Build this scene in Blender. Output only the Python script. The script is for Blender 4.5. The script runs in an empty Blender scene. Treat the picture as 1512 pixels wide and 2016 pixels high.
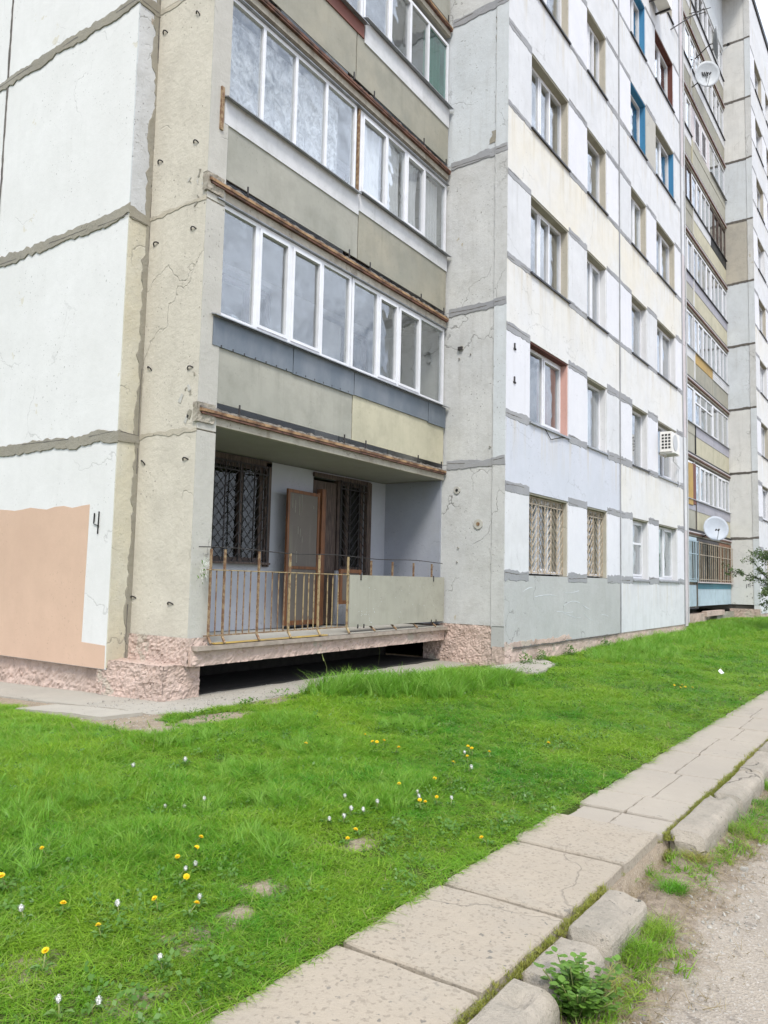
import bpy, math, random, numpy as np
from mathutils import Vector, Matrix, noise as mn
random.seed(7); rng = np.random.default_rng(7)
scn = bpy.context.scene; COL = scn.collection
# ------------------------------------------------------------------ camera
CAM = (-11.982, -5.905, -0.120); FPX = 1535.7
yaw, pitch, roll = math.radians(54.925), math.radians(4.882), math.radians(1.268)
F = Vector((math.sin(yaw)*math.cos(pitch), math.cos(yaw)*math.cos(pitch), math.sin(pitch)))
Rr = Vector((math.cos(yaw), -math.sin(yaw), 0)); U = Rr.cross(F)
R2 = math.cos(roll)*Rr + math.sin(roll)*U; U2 = -math.sin(roll)*Rr + math.cos(roll)*U
cd = bpy.data.cameras.new('camera'); cam = bpy.data.objects.new('camera', cd); COL.objects.link(cam)
cam.matrix_world = Matrix(((R2.x, U2.x, -F.x, CAM[0]), (R2.y, U2.y, -F.y, CAM[1]), (R2.z, U2.z, -F.z, CAM[2]), (0, 0, 0, 1)))
cd.sensor_fit = 'VERTICAL'; cd.sensor_height = 24; cd.sensor_width = 18; cd.lens = FPX/2016*24
cd.clip_start = 0.05; cd.clip_end = 3000
scn.camera = cam
scn.cycles.adaptive_threshold = 0.02; scn.cycles.max_bounces = 7; scn.cycles.diffuse_bounces = 3; scn.cycles.glossy_bounces = 3; scn.cycles.transparent_max_bounces = 8; scn.cycles.caustics_reflective = False; scn.cycles.caustics_refractive = False
def px(p):
    d = Vector(p)-Vector(CAM); z = d.dot(F)
    if z < 0.1: return (9e9, 9e9)
    return (756+FPX*d.dot(R2)/z, 1008-FPX*d.dot(U2)/z)
def seen(*pts, m=160):
    q = [px(p) for p in pts]
    return (min(a[0] for a in q) < 1512+m and max(a[0] for a in q) > -m and min(a[1] for a in q) < 2016+m and max(a[1] for a in q) > -m)
# ------------------------------------------------------------------ light
SUN_EL, SUN_AZ = math.radians(52), math.radians(230)      # azimuth clockwise from +Y: from behind and left of the camera
w = bpy.data.worlds.new('World'); scn.world = w; w.use_nodes = True
nt = w.node_tree; nt.nodes.clear()
def NN(nt, typ, ins=None, **pr):
    n = nt.nodes.new(typ)
    for k, v in pr.items(): setattr(n, k, v)
    for k, v in (ins or {}).items():
        s = n.inputs[k]
        if isinstance(v, bpy.types.NodeSocket): nt.links.new(v, s)
        else: s.default_value = v
    return n
sky = NN(nt, 'ShaderNodeTexSky', sky_type='NISHITA', sun_disc=False, sun_elevation=SUN_EL, sun_rotation=SUN_AZ, air_density=1.0, dust_density=2.0)
tc = NN(nt, 'ShaderNodeTexCoord')
mp = NN(nt, 'ShaderNodeMapping', {'Vector': tc.outputs['Generated'], 'Scale': (1.0, 1.0, 2.2), 'Location': (0.35, 0.9, 0.2)})
cn = NN(nt, 'ShaderNodeTexNoise', {'Vector': mp.outputs[0], 'Scale': 2.1, 'Detail': 6.0, 'Roughness': 0.55, 'Distortion': 0.3})
cm = NN(nt, 'ShaderNodeMapRange', {'Value': cn.outputs[0], 'From Min': 0.30, 'From Max': 0.46})
cn2 = NN(nt, 'ShaderNodeTexNoise', {'Vector': mp.outputs[0], 'Scale': 3.4, 'Detail': 5.0, 'Roughness': 0.5})
cr = NN(nt, 'ShaderNodeMapRange', {'Value': cn2.outputs[0], 'From Min': 0.35, 'From Max': 0.65, 'To Min': 0.55, 'To Max': 1.25})
cc = NN(nt, 'ShaderNodeVectorMath', {0: (7.9, 8.6, 9.9), 'Scale': cr.outputs[0]}, operation='SCALE')
mx = NN(nt, 'ShaderNodeMix', {'Factor': cm.outputs[0], 'A': sky.outputs[0], 'B': cc.outputs[0]}, data_type='RGBA')
def mixio(n): return n
bg = NN(nt, 'ShaderNodeBackground', {'Strength': 0.10})
# RGBA sockets of the Mix node
for s_in, src in ((6, sky.outputs[0]), (7, cc.outputs[0])): nt.links.new(src, mx.inputs[s_in])
nt.links.new(mx.outputs[2], bg.inputs['Color'])
nt.links.new(bg.outputs[0], NN(nt, 'ShaderNodeOutputWorld').inputs[0])
sl = bpy.data.lights.new('sun', 'SUN'); sl.energy = 1.7; sl.angle = math.radians(16); sl.color = (1.0, 0.95, 0.87)
so = bpy.data.objects.new('sun', sl); COL.objects.link(so)
sd = Vector((math.sin(SUN_AZ)*math.cos(SUN_EL), math.cos(SUN_AZ)*math.cos(SUN_EL), math.sin(SUN_EL)))
so.rotation_euler = sd.to_track_quat('Z', 'Y').to_euler(); so.location = (-10, -20, 30)
vs = scn.view_settings; vs.view_transform = 'Standard'; vs.look = 'None'; vs.gamma = 1; vs.use_curve_mapping = False; vs.exposure = 1.0
# ------------------------------------------------------------------ materials
def newmat(name):
    m = bpy.data.materials.new(name); m.use_nodes = True; nt = m.node_tree; nt.nodes.clear()
    out = NN(nt, 'ShaderNodeOutputMaterial'); return m, nt, out
def mixc(nt, f, a, b):
    n = nt.nodes.new('ShaderNodeMix'); n.data_type = 'RGBA'
    for i, v in ((0, f), (6, a), (7, b)):
        if isinstance(v, bpy.types.NodeSocket): nt.links.new(v, n.inputs[i])
        else: n.inputs[i].default_value = (v if i == 0 else (*v, 1))
    return n.outputs[2]
def noi(nt, vec, scale, detail=4, rough=0.55, dist=0.0):
    return NN(nt, 'ShaderNodeTexNoise', {'Vector': vec, 'Scale': scale, 'Detail': detail, 'Roughness': rough, 'Distortion': dist}).outputs[0]
def rmp(nt, v, a, b, c=0.0, d=1.0):
    return NN(nt, 'ShaderNodeMapRange', {'Value': v, 'From Min': a, 'From Max': b, 'To Min': c, 'To Max': d}).outputs[0]
def mth(nt, op, a, b=0.0):
    n = nt.nodes.new('ShaderNodeMath'); n.operation = op
    for i, v in ((0, a), (1, b)):
        if isinstance(v, bpy.types.NodeSocket): nt.links.new(v, n.inputs[i])
        else: n.inputs[i].default_value = v
    return n.outputs[0]
def posv(nt, off=(0, 0, 0), sc=(1, 1, 1)):
    g = NN(nt, 'ShaderNodeNewGeometry')
    return NN(nt, 'ShaderNodeMapping', {'Vector': g.outputs['Position'], 'Location': off, 'Scale': sc}).outputs[0]
MATS = {}
def plaster(name, base, tint=None, grime=(0.30, 0.29, 0.26), streak=0.35, speck=0.5, crack=0.5, peel=0.0, peelc=(0.42, 0.38, 0.30),
            rough=0.85, bump=0.3, coarse=0.0, mott=0.0, sill=0.0):
    if name in MATS: return MATS[name]
    m, nt, out = newmat(name); o = tuple(random.uniform(-20, 20) for _ in range(3))
    P = posv(nt, o); PS = posv(nt, o, (9, 9, 0.55))
    tint = tint or tuple(c*0.86 for c in base)
    c = mixc(nt, rmp(nt, noi(nt, P, 0.9, 5, 0.6), 0.35, 0.68), base, tint)
    if mott: c = mixc(nt, rmp(nt, noi(nt, P, 2.3, 7, 0.7), 0.46, 0.66, 0, mott), c, grime)
    c = mixc(nt, rmp(nt, noi(nt, P, 4.5, 6, 0.65), 0.3, 0.7, 0, 0.35), c, tuple(x*0.88 for x in tint))
    st = mth(nt, 'MULTIPLY', rmp(nt, noi(nt, PS, 1.0, 4, 0.6), 0.52, 0.8), rmp(nt, noi(nt, P, 0.7, 2), 0.4, 0.6))
    c = mixc(nt, mth(nt, 'MULTIPLY', st, streak), c, grime)
    if sill:
        zz = NN(nt, 'ShaderNodeSeparateXYZ', {0: NN(nt, 'ShaderNodeNewGeometry').outputs['Position']}).outputs['Z']
        u = mth(nt, 'FRACT', mth(nt, 'DIVIDE', mth(nt, 'ADD', zz, 28.0), 2.8))
        dn = mth(nt, 'MULTIPLY', rmp(nt, u, 0.66, 0.985), rmp(nt, noi(nt, posv(nt, o, (5, 5, 0.35)), 1.0, 5, 0.65), 0.50, 0.72))
        c = mixc(nt, mth(nt, 'MULTIPLY', dn, sill), c, (0.50, 0.43, 0.29))
    if peel:
        c = mixc(nt, rmp(nt, noi(nt, P, 1.6, 9, 0.62), 0.635-peel*0.1, 0.645-peel*0.1), c, peelc)
    sp = mth(nt, 'MULTIPLY', rmp(nt, noi(nt, P, 26, 2, 0.5), 0.665, 0.70), rmp(nt, noi(nt, P, 1.3, 3), 0.45, 0.62))
    c = mixc(nt, mth(nt, 'MULTIPLY', sp, speck), c, tuple(x*0.45 for x in grime))
    h = mth(nt, 'ADD', mth(nt, 'MULTIPLY', noi(nt, P, 14, 6, 0.6), 0.7), mth(nt, 'MULTIPLY', noi(nt, P, 120, 3, 0.6), 0.3))
    if crack:
        dv = NN(nt, 'ShaderNodeTexNoise', {'Vector': P, 'Scale': 1.6, 'Detail': 5.0}).outputs['Color']
        dd = NN(nt, 'ShaderNodeVectorMath', {0: P, 1: NN(nt, 'ShaderNodeVectorMath', {0: dv, 'Scale': 0.9}, operation='SCALE').outputs[0]}, operation='ADD').outputs[0]
        vo = NN(nt, 'ShaderNodeTexVoronoi', {'Vector': dd, 'Scale': 0.55}, feature='DISTANCE_TO_EDGE').outputs['Distance']
        ck = mth(nt, 'MULTIPLY', rmp(nt, vo, 0.0, 0.006, 1, 0), rmp(nt, noi(nt, P, 0.8, 3), 0.50, 0.56))
        c = mixc(nt, mth(nt, 'MULTIPLY', ck, crack), c, tuple(x*0.4 for x in grime))
        h = mth(nt, 'SUBTRACT', h, mth(nt, 'MULTIPLY', ck, 0.5))
    c = mixc(nt, rmp(nt, noi(nt, P, 210, 2), 0.3, 0.7, 0, 0.16), c, tuple(x*0.6 for x in base))
    if coarse:
        v = NN(nt, 'ShaderNodeTexVoronoi', {'Vector': mth and NN(nt, 'ShaderNodeVectorMath', {0: P, 1: NN(nt, 'ShaderNodeVectorMath', {0: NN(nt, 'ShaderNodeTexNoise', {'Vector': P, 'Scale': 40.0}).outputs['Color'], 'Scale': 0.03}, operation='SCALE').outputs[0]}, operation='ADD').outputs[0], 'Scale': 70.0}).outputs['Color']
        c = mixc(nt, mth(nt, 'MULTIPLY', rmp(nt, v, 0.70, 0.85), coarse), c, tuple(x*0.55 for x in base))
    bp_ = NN(nt, 'ShaderNodeBump', {'Height': h, 'Strength': bump, 'Distance': 0.03})
    b = NN(nt, 'ShaderNodeBsdfPrincipled', {'Base Color': c, 'Roughness': rough, 'Specular IOR Level': 0.25, 'Normal': bp_.outputs[0]})
    nt.links.new(b.outputs[0], out.inputs[0]); MATS[name] = m; return m
def simple(name, base, rough=0.6, metal=0.0, var=0.15, scale=12, var2=None, bump=0.0, spec=0.4, stretch=(1, 1, 1), thr=(0.4, 0.65)):
    if name in MATS: return MATS[name]
    m, nt, out = newmat(name); P = posv(nt, (3, 5, 7), stretch)
    f = rmp(nt, noi(nt, P, scale, 5, 0.6), thr[0], thr[1])
    c = mixc(nt, f, base, var2 or tuple(x*(1-var) for x in base))
    ins = {'Base Color': c, 'Roughness': rough, 'Metallic': metal, 'Specular IOR Level': spec}
    if bump: ins['Normal'] = NN(nt, 'ShaderNodeBump', {'Height': noi(nt, P, scale*2, 5), 'Strength': bump, 'Distance': 0.01}).outputs[0]
    b = NN(nt, 'ShaderNodeBsdfPrincipled', ins); nt.links.new(b.outputs[0], out.inputs[0]); MATS[name] = m; return m
def glassm(name, tint=(0.96, 0.975, 0.97), refl=1.5, dirt=0.02, base=0.0):
    m, nt, out = newmat(name); P = posv(nt)
    gg = NN(nt, 'ShaderNodeNewGeometry'); ct = mth(nt, 'ABSOLUTE', NN(nt, 'ShaderNodeVectorMath', {0: gg.outputs['Incoming'], 1: gg.outputs['Normal']}, operation='DOT_PRODUCT').outputs['Value'])
    fr = mth(nt, 'ADD', mth(nt, 'MULTIPLY', mth(nt, 'POWER', mth(nt, 'SUBTRACT', 1.0, ct), 5.0), 0.95), 0.08)
    f = mth(nt, 'MINIMUM', mth(nt, 'ADD', mth(nt, 'MULTIPLY', fr, refl), base), 1.0)
    tr = NN(nt, 'ShaderNodeBsdfTransparent', {'Color': (*tint, 1)})
    bp_ = NN(nt, 'ShaderNodeBump', {'Height': noi(nt, P, 1.7, 2), 'Strength': 0.3, 'Distance': 0.07})
    gl = NN(nt, 'ShaderNodeBsdfGlossy', {'Color': (0.95, 0.97, 1, 1), 'Roughness': 0.02, 'Normal': bp_.outputs[0]})
    a = NN(nt, 'ShaderNodeMixShader', {0: f, 1: tr.outputs[0], 2: gl.outputs[0]})
    df = NN(nt, 'ShaderNodeBsdfDiffuse', {'Color': (0.45, 0.46, 0.45, 1)})
    b = NN(nt, 'ShaderNodeMixShader', {0: rmp(nt, noi(nt, P, 3, 5), 0.3, 0.8, dirt*0.4, dirt*2), 1: a.outputs[0], 2: df.outputs[0]})
    nt.links.new(b.outputs[0], out.inputs[0]); MATS[name] = m; return m
GL = glassm('window_glass'); GLG = glassm('greenish_glass', (0.45, 0.72, 0.66)); GLD = glassm('dusty_glass', (0.6, 0.6, 0.56), 0.35, 0.02)
WHITE = plaster('white_painted_panel', (0.665, 0.67, 0.685), (0.60, 0.61, 0.63), mott=0.16, streak=0.35, speck=0.5, crack=0.35, bump=0.10, sill=0.75)
WHITEW = plaster('end_wall_white', (0.71, 0.705, 0.69), (0.66, 0.655, 0.635), streak=0.10, speck=0.6, crack=0.3, bump=0.14, peel=-0.35, peelc=(0.60, 0.57, 0.49))
WHITEP = plaster('fresh_white_plaster', (0.70, 0.70, 0.73), (0.655, 0.66, 0.70), streak=0.15, speck=0.3, crack=0.2, bump=0.08)
CREAM = plaster('cream_panel', (0.665, 0.67, 0.68), (0.68, 0.665, 0.625), mott=0.14, streak=0.35, speck=0.5, crack=0.3, bump=0.10, sill=0.75)
YCREAM = plaster('yellow_cream_panel', (0.67, 0.67, 0.665), (0.69, 0.65, 0.56), mott=0.12, streak=0.35, speck=0.4, crack=0.35, bump=0.10, sill=0.75)
LAV = plaster('lavender_panel', (0.57, 0.59, 0.65), (0.52, 0.545, 0.60), streak=0.12, speck=0.4, crack=0.3, bump=0.10, sill=0.75)
GREYP = plaster('grey_scratched_panel', (0.47, 0.475, 0.465), (0.41, 0.42, 0.41), streak=0.25, speck=0.5, crack=0.6, bump=0.25, mott=0.25)
CHEEK = plaster('bare_concrete_pale', (0.60, 0.60, 0.585), (0.52, 0.525, 0.52), streak=0.35, speck=0.9, crack=0.7, bump=0.4, mott=0.35, peel=-0.4)
CHEEKB = plaster('bluish_concrete', (0.61, 0.64, 0.66), (0.56, 0.59, 0.61), streak=0.35, speck=0.7, crack=0.4, bump=0.3, mott=0.2)
CHEEKD = plaster('stained_concrete', (0.48, 0.44, 0.37), (0.42, 0.395, 0.34), streak=0.3, speck=0.6, crack=0.5, bump=0.3, mott=0.6)
BEIGE = plaster('beige_concrete', (0.60, 0.555, 0.465), (0.54, 0.50, 0.42), grime=(0.28, 0.25, 0.20), streak=0.25, speck=0.9, crack=0.35, bump=0.55, mott=0.25)
BEIGEG = plaster('greyed_beige_concrete', (0.50, 0.485, 0.44), (0.45, 0.435, 0.395), streak=0.3, speck=0.7, crack=0.3, bump=0.4, mott=0.2)
FARC = plaster('far_pale_concrete', (0.68, 0.67, 0.64), (0.61, 0.61, 0.59), streak=0.35, speck=0.8, crack=0.5, bump=0.3, mott=0.2)
BEIGES = plaster('beige_seam', (0.50, 0.45, 0.36), (0.42, 0.38, 0.30), streak=0.3, speck=0.9, crack=0.2, bump=0.6, mott=0.5)
EDGEU = plaster('panel_edge_grey', (0.58, 0.59, 0.60), (0.52, 0.53, 0.54), streak=0.3, speck=0.7, crack=0.5, bump=0.5, mott=0.3, peel=0.1, peelc=(0.36, 0.31, 0.25))
EDGEL = plaster('panel_edge_yellowed', (0.60, 0.58, 0.50), (0.56, 0.51, 0.38), streak=0.35, speck=0.7, crack=0.5, bump=0.5, mott=0.3)
INNER = plaster('loggia_inner_paint', (0.48, 0.495, 0.535), (0.42, 0.435, 0.48), streak=0.25, speck=0.5, crack=0.4, bump=0.15, mott=0.15)
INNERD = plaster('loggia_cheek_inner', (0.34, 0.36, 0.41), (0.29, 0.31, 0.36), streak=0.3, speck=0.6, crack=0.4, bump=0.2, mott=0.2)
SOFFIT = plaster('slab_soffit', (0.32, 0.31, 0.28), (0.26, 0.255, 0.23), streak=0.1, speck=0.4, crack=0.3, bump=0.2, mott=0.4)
SLABC = plaster('slab_edge_concrete', (0.46, 0.43, 0.36), (0.38, 0.35, 0.29), grime=(0.10, 0.06, 0.035), streak=0.8, speck=0.9, crack=0.3, bump=0.6, mott=0.45)
MORT = plaster('grey_mortar', (0.35, 0.355, 0.37), (0.27, 0.275, 0.29), streak=0.3, mott=0.35, speck=0.5, crack=0.0, bump=0.35)
MORTB = plaster('brown_mortar', (0.33, 0.305, 0.245), (0.25, 0.23, 0.185), streak=0.4, mott=0.5, speck=0.8, crack=0.0, bump=0.6)
MORTD = plaster('dark_joint', (0.16, 0.145, 0.13), (0.10, 0.09, 0.08), streak=0.2, speck=0.4, crack=0.0, bump=0.6)
ORANGE = plaster('peach_paint', (0.60, 0.425, 0.315), (0.55, 0.385, 0.285), grime=(0.45, 0.33, 0.25), streak=0.12, speck=0.25, crack=0.0, bump=0.1)
PINK = plaster('pink_rough_plinth', (0.62, 0.465, 0.395), (0.54, 0.43, 0.37), grime=(0.20, 0.145, 0.11), streak=0.3, speck=1.0, crack=0.3, bump=1.0, mott=0.55, peel=0.35, peelc=(0.46, 0.40, 0.33))
APRON = plaster('apron_concrete', (0.41, 0.38, 0.325), (0.35, 0.325, 0.28), streak=0.0, speck=0.7, crack=0.5, bump=0.4, mott=0.3)
SLAB = plaster('paving_concrete', (0.41, 0.35, 0.275), (0.37, 0.32, 0.255), streak=0.0, speck=0.8, crack=0.35, bump=0.5, mott=0.25, coarse=0.6)
SLAB2 = plaster('smooth_paving_concrete', (0.395, 0.35, 0.29), (0.355, 0.315, 0.265), streak=0.0, speck=0.5, crack=0.2, bump=0.25, mott=0.12)
KERB = plaster('kerb_concrete', (0.42, 0.37, 0.305), (0.35, 0.31, 0.255), grime=(0.14, 0.145, 0.12), streak=0.25, speck=1.0, crack=0.6, bump=0.9, mott=0.45, coarse=0.3)
def sheetm(n, a, b, g=(0.12, 0.12, 0.09)): return plaster(n, a, b, grime=g, streak=0.25, speck=0.25, crack=0.0, bump=0.06, mott=0.25, rough=0.7)
SH1 = sheetm('asbestos_sheet_grey', (0.385, 0.375, 0.325), (0.30, 0.30, 0.26)); SH2 = sheetm('asbestos_sheet_yellow', (0.52, 0.485, 0.36), (0.43, 0.405, 0.30))
SH3 = sheetm('asbestos_sheet_olive', (0.36, 0.335, 0.265), (0.265, 0.265, 0.225)); SH4 = sheetm('asbestos_sheet_pale', (0.40, 0.385, 0.32), (0.34, 0.33, 0.275))
SHB = sheetm('pale_blue_sheet', (0.45, 0.56, 0.62), (0.40, 0.50, 0.57)); SHY = sheetm('ochre_boards', (0.50, 0.33, 0.10), (0.40, 0.27, 0.10))
SHR = sheetm('brown_red_sheet', (0.20, 0.085, 0.065), (0.15, 0.06, 0.05)); SHP = sheetm('pink_white_sheet', (0.60, 0.55, 0.56), (0.54, 0.49, 0.50))
SHW = sheetm('white_apron_sheet', (0.62, 0.62, 0.63), (0.56, 0.57, 0.58)); SHK = sheetm('black_sheet', (0.03, 0.03, 0.03), (0.02, 0.02, 0.02)); SHL = sheetm('lilac_grey_sheet', (0.38, 0.37, 0.41), (0.33, 0.33, 0.37))
SHT = sheetm('turquoise_boards', (0.10, 0.26, 0.32), (0.07, 0.2, 0.26))
GALV = simple('galvanised_strip', (0.135, 0.16, 0.19), 0.55, 0.25, var2=(0.19, 0.21, 0.235), scale=3, stretch=(1, 1, 0.5), bump=0.1)
PVC = simple('white_pvc', (0.70, 0.71, 0.74), 0.35, var=0.08, scale=5)
PVCG = simple('grey_frame', (0.45, 0.46, 0.47), 0.5, var=0.1, scale=5)
SILL = simple('metal_sill', (0.34, 0.35, 0.37), 0.4, 0.4, var=0.25, scale=8); SILLD = simple('dark_sill', (0.035, 0.035, 0.04), 0.5, var=0.2)
WOODB = simple('brown_painted_wood', (0.20, 0.085, 0.035), 0.6, var2=(0.11, 0.05, 0.028), scale=6, stretch=(4, 4, 0.6), bump=0.3)
WOODD = simple('dark_old_wood', (0.05, 0.035, 0.03), 0.7, var2=(0.13, 0.095, 0.075), scale=8, stretch=(5, 5, 0.5), bump=0.4)
RUSTW = simple('rusty_ledge', (0.34, 0.215, 0.115), 0.9, var2=(0.13, 0.07, 0.04), scale=6, bump=0.5, thr=(0.42, 0.6)); RUSTD = simple('dark_rust_ledge', (0.16, 0.075, 0.05), 0.8, var2=(0.05, 0.03, 0.022), scale=8, bump=0.6)
RUST = simple('rusty_iron', (0.17, 0.095, 0.055), 0.85, 0.0, var2=(0.30, 0.22, 0.13), scale=22, bump=0.4, thr=(0.45, 0.58)); RUSTY = simple('yellowed_iron', (0.34, 0.26, 0.14), 0.8, 0.0, var2=(0.18, 0.11, 0.065), scale=16, bump=0.4, thr=(0.5, 0.62))
GRILB = simple('beige_iron', (0.46, 0.39, 0.30), 0.6, var2=(0.34, 0.27, 0.19), scale=14); GRILD = simple('dark_iron', (0.05, 0.045, 0.045), 0.6, 0.2, var=0.3)
BLACK = simple('black_mark', (0.02, 0.02, 0.02), 0.6, var=0.2); DEBR = simple('slab_top_debris', (0.22, 0.20, 0.17), 0.9, var2=(0.07, 0.06, 0.05), scale=14, bump=0.8)
YSTRIP = simple('yellow_floor_strip', (0.50, 0.34, 0.09), 0.6, var2=(0.34, 0.25, 0.12), scale=5); LEDGE = simple('grey_brown_ledge', (0.36, 0.30, 0.25), 0.8, var=0.3, scale=9, bump=0.4)
BLUE = plaster('blue_reveal', (0.05, 0.19, 0.36), (0.06, 0.23, 0.40), grime=(0.03, 0.07, 0.11), streak=0.2, bump=0.1, crack=0.0)
REVB = plaster('reveal_beige', (0.50, 0.46, 0.38), (0.44, 0.41, 0.34), streak=0.3, bump=0.4, crack=0.2, mott=0.3); REVW = plaster('reveal_white', (0.72, 0.72, 0.73), streak=0.1, bump=0.1, crack=0.0)
REVP = plaster('reveal_pink', (0.60, 0.36, 0.31), (0.56, 0.34, 0.29), streak=0.2, bump=0.2, crack=0.0); REVR = plaster('reveal_dark_red', (0.13, 0.05, 0.04), streak=0.2, bump=0.2, crack=0.0)
HEADP = plaster('reveal_head_olive', (0.36, 0.34, 0.27), (0.30, 0.28, 0.22), streak=0.3, bump=0.4, crack=0.0, mott=0.3)
ROOM = simple('room_wallpaper', (0.30, 0.28, 0.25), 0.9, var=0.2, scale=3); DISH = simple('dish_grey', (0.47, 0.50, 0.53), 0.5, var=0.12, scale=6); AC = simple('ac_white', (0.72, 0.70, 0.66), 0.45, var=0.08, scale=6)
ROCKF = simple('stone', (0.40, 0.38, 0.34), 0.9, var=0.35, scale=18, bump=0.5); PAPER = simple('white_scrap', (0.75, 0.75, 0.75), 0.6, var=0.1)
def clothm(name, col, lace=0.0, tr=0.5):
    m, nt, out = newmat(name); P = posv(nt)
    d = NN(nt, 'ShaderNodeBsdfDiffuse', {'Color': (*col, 1)}); t = NN(nt, 'ShaderNodeBsdfTranslucent', {'Color': (*col, 1)})
    a = NN(nt, 'ShaderNodeMixShader', {0: 0.3, 1: d.outputs[0], 2: t.outputs[0]}); sh = a.outputs[0]
    if lace:
        f = rmp(nt, noi(nt, posv(nt, (0, 0, 0), (1, 1, 0.8)), 9.0, 4, 0.6, 1.2), 0.40, 0.60, 0.0, 0.62)
        e = NN(nt, 'ShaderNodeBsdfTransparent'); sh = NN(nt, 'ShaderNodeMixShader', {0: f, 1: sh, 2: e.outputs[0]}).outputs[0]
    nt.links.new(sh, out.inputs[0]); MATS[name] = m; return m
LACE = clothm('lace_cloth', (0.72, 0.73, 0.76), 1.0); CLOTH = clothm('white_cloth', (0.78, 0.78, 0.82)); CLOTHB = clothm('brown_cloth', (0.30, 0.16, 0.12)); CLOTHG = clothm('green_cloth', (0.25, 0.45, 0.38))
CLOTHBW = clothm('beige_cloth', (0.55, 0.5, 0.45))
def leafm(name, c1, c2, c3, tr=0.35, sc=1.0, mus=1.0):
    m, nt, out = newmat(name); P = posv(nt)
    oi = NN(nt, 'ShaderNodeObjectInfo').outputs['Random']
    c = mixc(nt, rmp(nt, noi(nt, P, 0.8*sc, 4, 0.6), 0.36, 0.64), c1, c2)
    c = mixc(nt, mth(nt, 'MULTIPLY', mth(nt, 'POWER', oi, 1.6), 0.9), c, c3)
    isl = NN(nt, 'ShaderNodeNewGeometry').outputs['Random Per Island']
    c = mixc(nt, rmp(nt, isl, 0.0, 1.0, 0.0, 0.55), c, tuple(q*0.45 for q in c2)); c = mixc(nt, rmp(nt, isl, 0.90, 0.97, 0.0, 0.7), c, (0.42, 0.46, 0.16) if name.startswith(('lawn', 'tall')) else c3)
    b = NN(nt, 'ShaderNodeBsdfPrincipled', {'Base Color': c, 'Roughness': 0.42, 'Specular IOR Level': 0.4})
    t = NN(nt, 'ShaderNodeBsdfTranslucent', {'Color': c})
    a = NN(nt, 'ShaderNodeMixShader', {0: tr, 1: b.outputs[0], 2: t.outputs[0]})
    nt.links.new(a.outputs[0], out.inputs[0]); MATS[name] = m; return m
GRASS = leafm('lawn_blade', (0.32, 0.54, 0.035), (0.09, 0.37, 0.025), (0.40, 0.55, 0.07), 0.5)
GRASST = leafm('tall_blade', (0.16, 0.40, 0.035), (0.22, 0.46, 0.04), (0.34, 0.54, 0.10), 0.45)
DRY = leafm('dry_blade', (0.33, 0.26, 0.14), (0.26, 0.20, 0.11), (0.40, 0.33, 0.19), 0.2)
MOSS = leafm('moss_blade', (0.38, 0.40, 0.06), (0.26, 0.32, 0.05), (0.42, 0.38, 0.10), 0.3)
LEAF = leafm('broad_leaf', (0.11, 0.26, 0.03), (0.085, 0.22, 0.03), (0.19, 0.34, 0.06)); LEAFD = leafm('tree_leaf', (0.15, 0.23, 0.08), (0.11, 0.18, 0.07), (0.24, 0.31, 0.14))
BARK = simple('bark', (0.06, 0.055, 0.05), 0.9, var=0.3, bump=0.5)
YEL = simple('dandelion_yellow', (0.85, 0.62, 0.015), 0.6, var2=(0.80, 0.50, 0.01), scale=60); PUFF = simple('seed_puff', (0.72, 0.72, 0.68), 0.9, var=0.2, scale=50); STEM = simple('flower_stem', (0.22, 0.26, 0.08), 0.6, var=0.2)
PETAL = simple('white_petal', (0.75, 0.77, 0.70), 0.6, var=0.1)
def groundm():
    m, nt, out = newmat('soil_and_turf'); P = posv(nt)
    c = mixc(nt, rmp(nt, noi(nt, P, 2.2, 6, 0.6), 0.35, 0.65), (0.06, 0.10, 0.018), (0.045, 0.075, 0.016))
    c = mixc(nt, rmp(nt, noi(nt, P, 22, 5, 0.7), 0.4, 0.7), c, (0.09, 0.10, 0.035))
    bare = NN(nt, 'ShaderNodeAttribute', attribute_name='bare').outputs['Fac']
    soil = mixc(nt, rmp(nt, noi(nt, P, 7, 7, 0.7), 0.35, 0.65), (0.34, 0.275, 0.20), (0.22, 0.175, 0.13))
    soil = mixc(nt, rmp(nt, noi(nt, P, 90, 3, 0.6), 0.5, 0.7), soil, (0.42, 0.37, 0.30))
    f = rmp(nt, mth(nt, 'ADD', bare, mth(nt, 'MULTIPLY', mth(nt, 'SUBTRACT', noi(nt, P, 9, 6, 0.7), 0.5), 0.9)), 0.42, 0.55)
    c = mixc(nt, f, c, soil)
    bp_ = NN(nt, 'ShaderNodeBump', {'Height': noi(nt, P, 40, 6, 0.7), 'Strength': 0.8, 'Distance': 0.02})
    b = NN(nt, 'ShaderNodeBsdfPrincipled', {'Base Color': c, 'Roughness': 0.95, 'Specular IOR Level': 0.1, 'Normal': bp_.outputs[0]})
    nt.links.new(b.outputs[0], out.inputs[0]); return m
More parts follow.
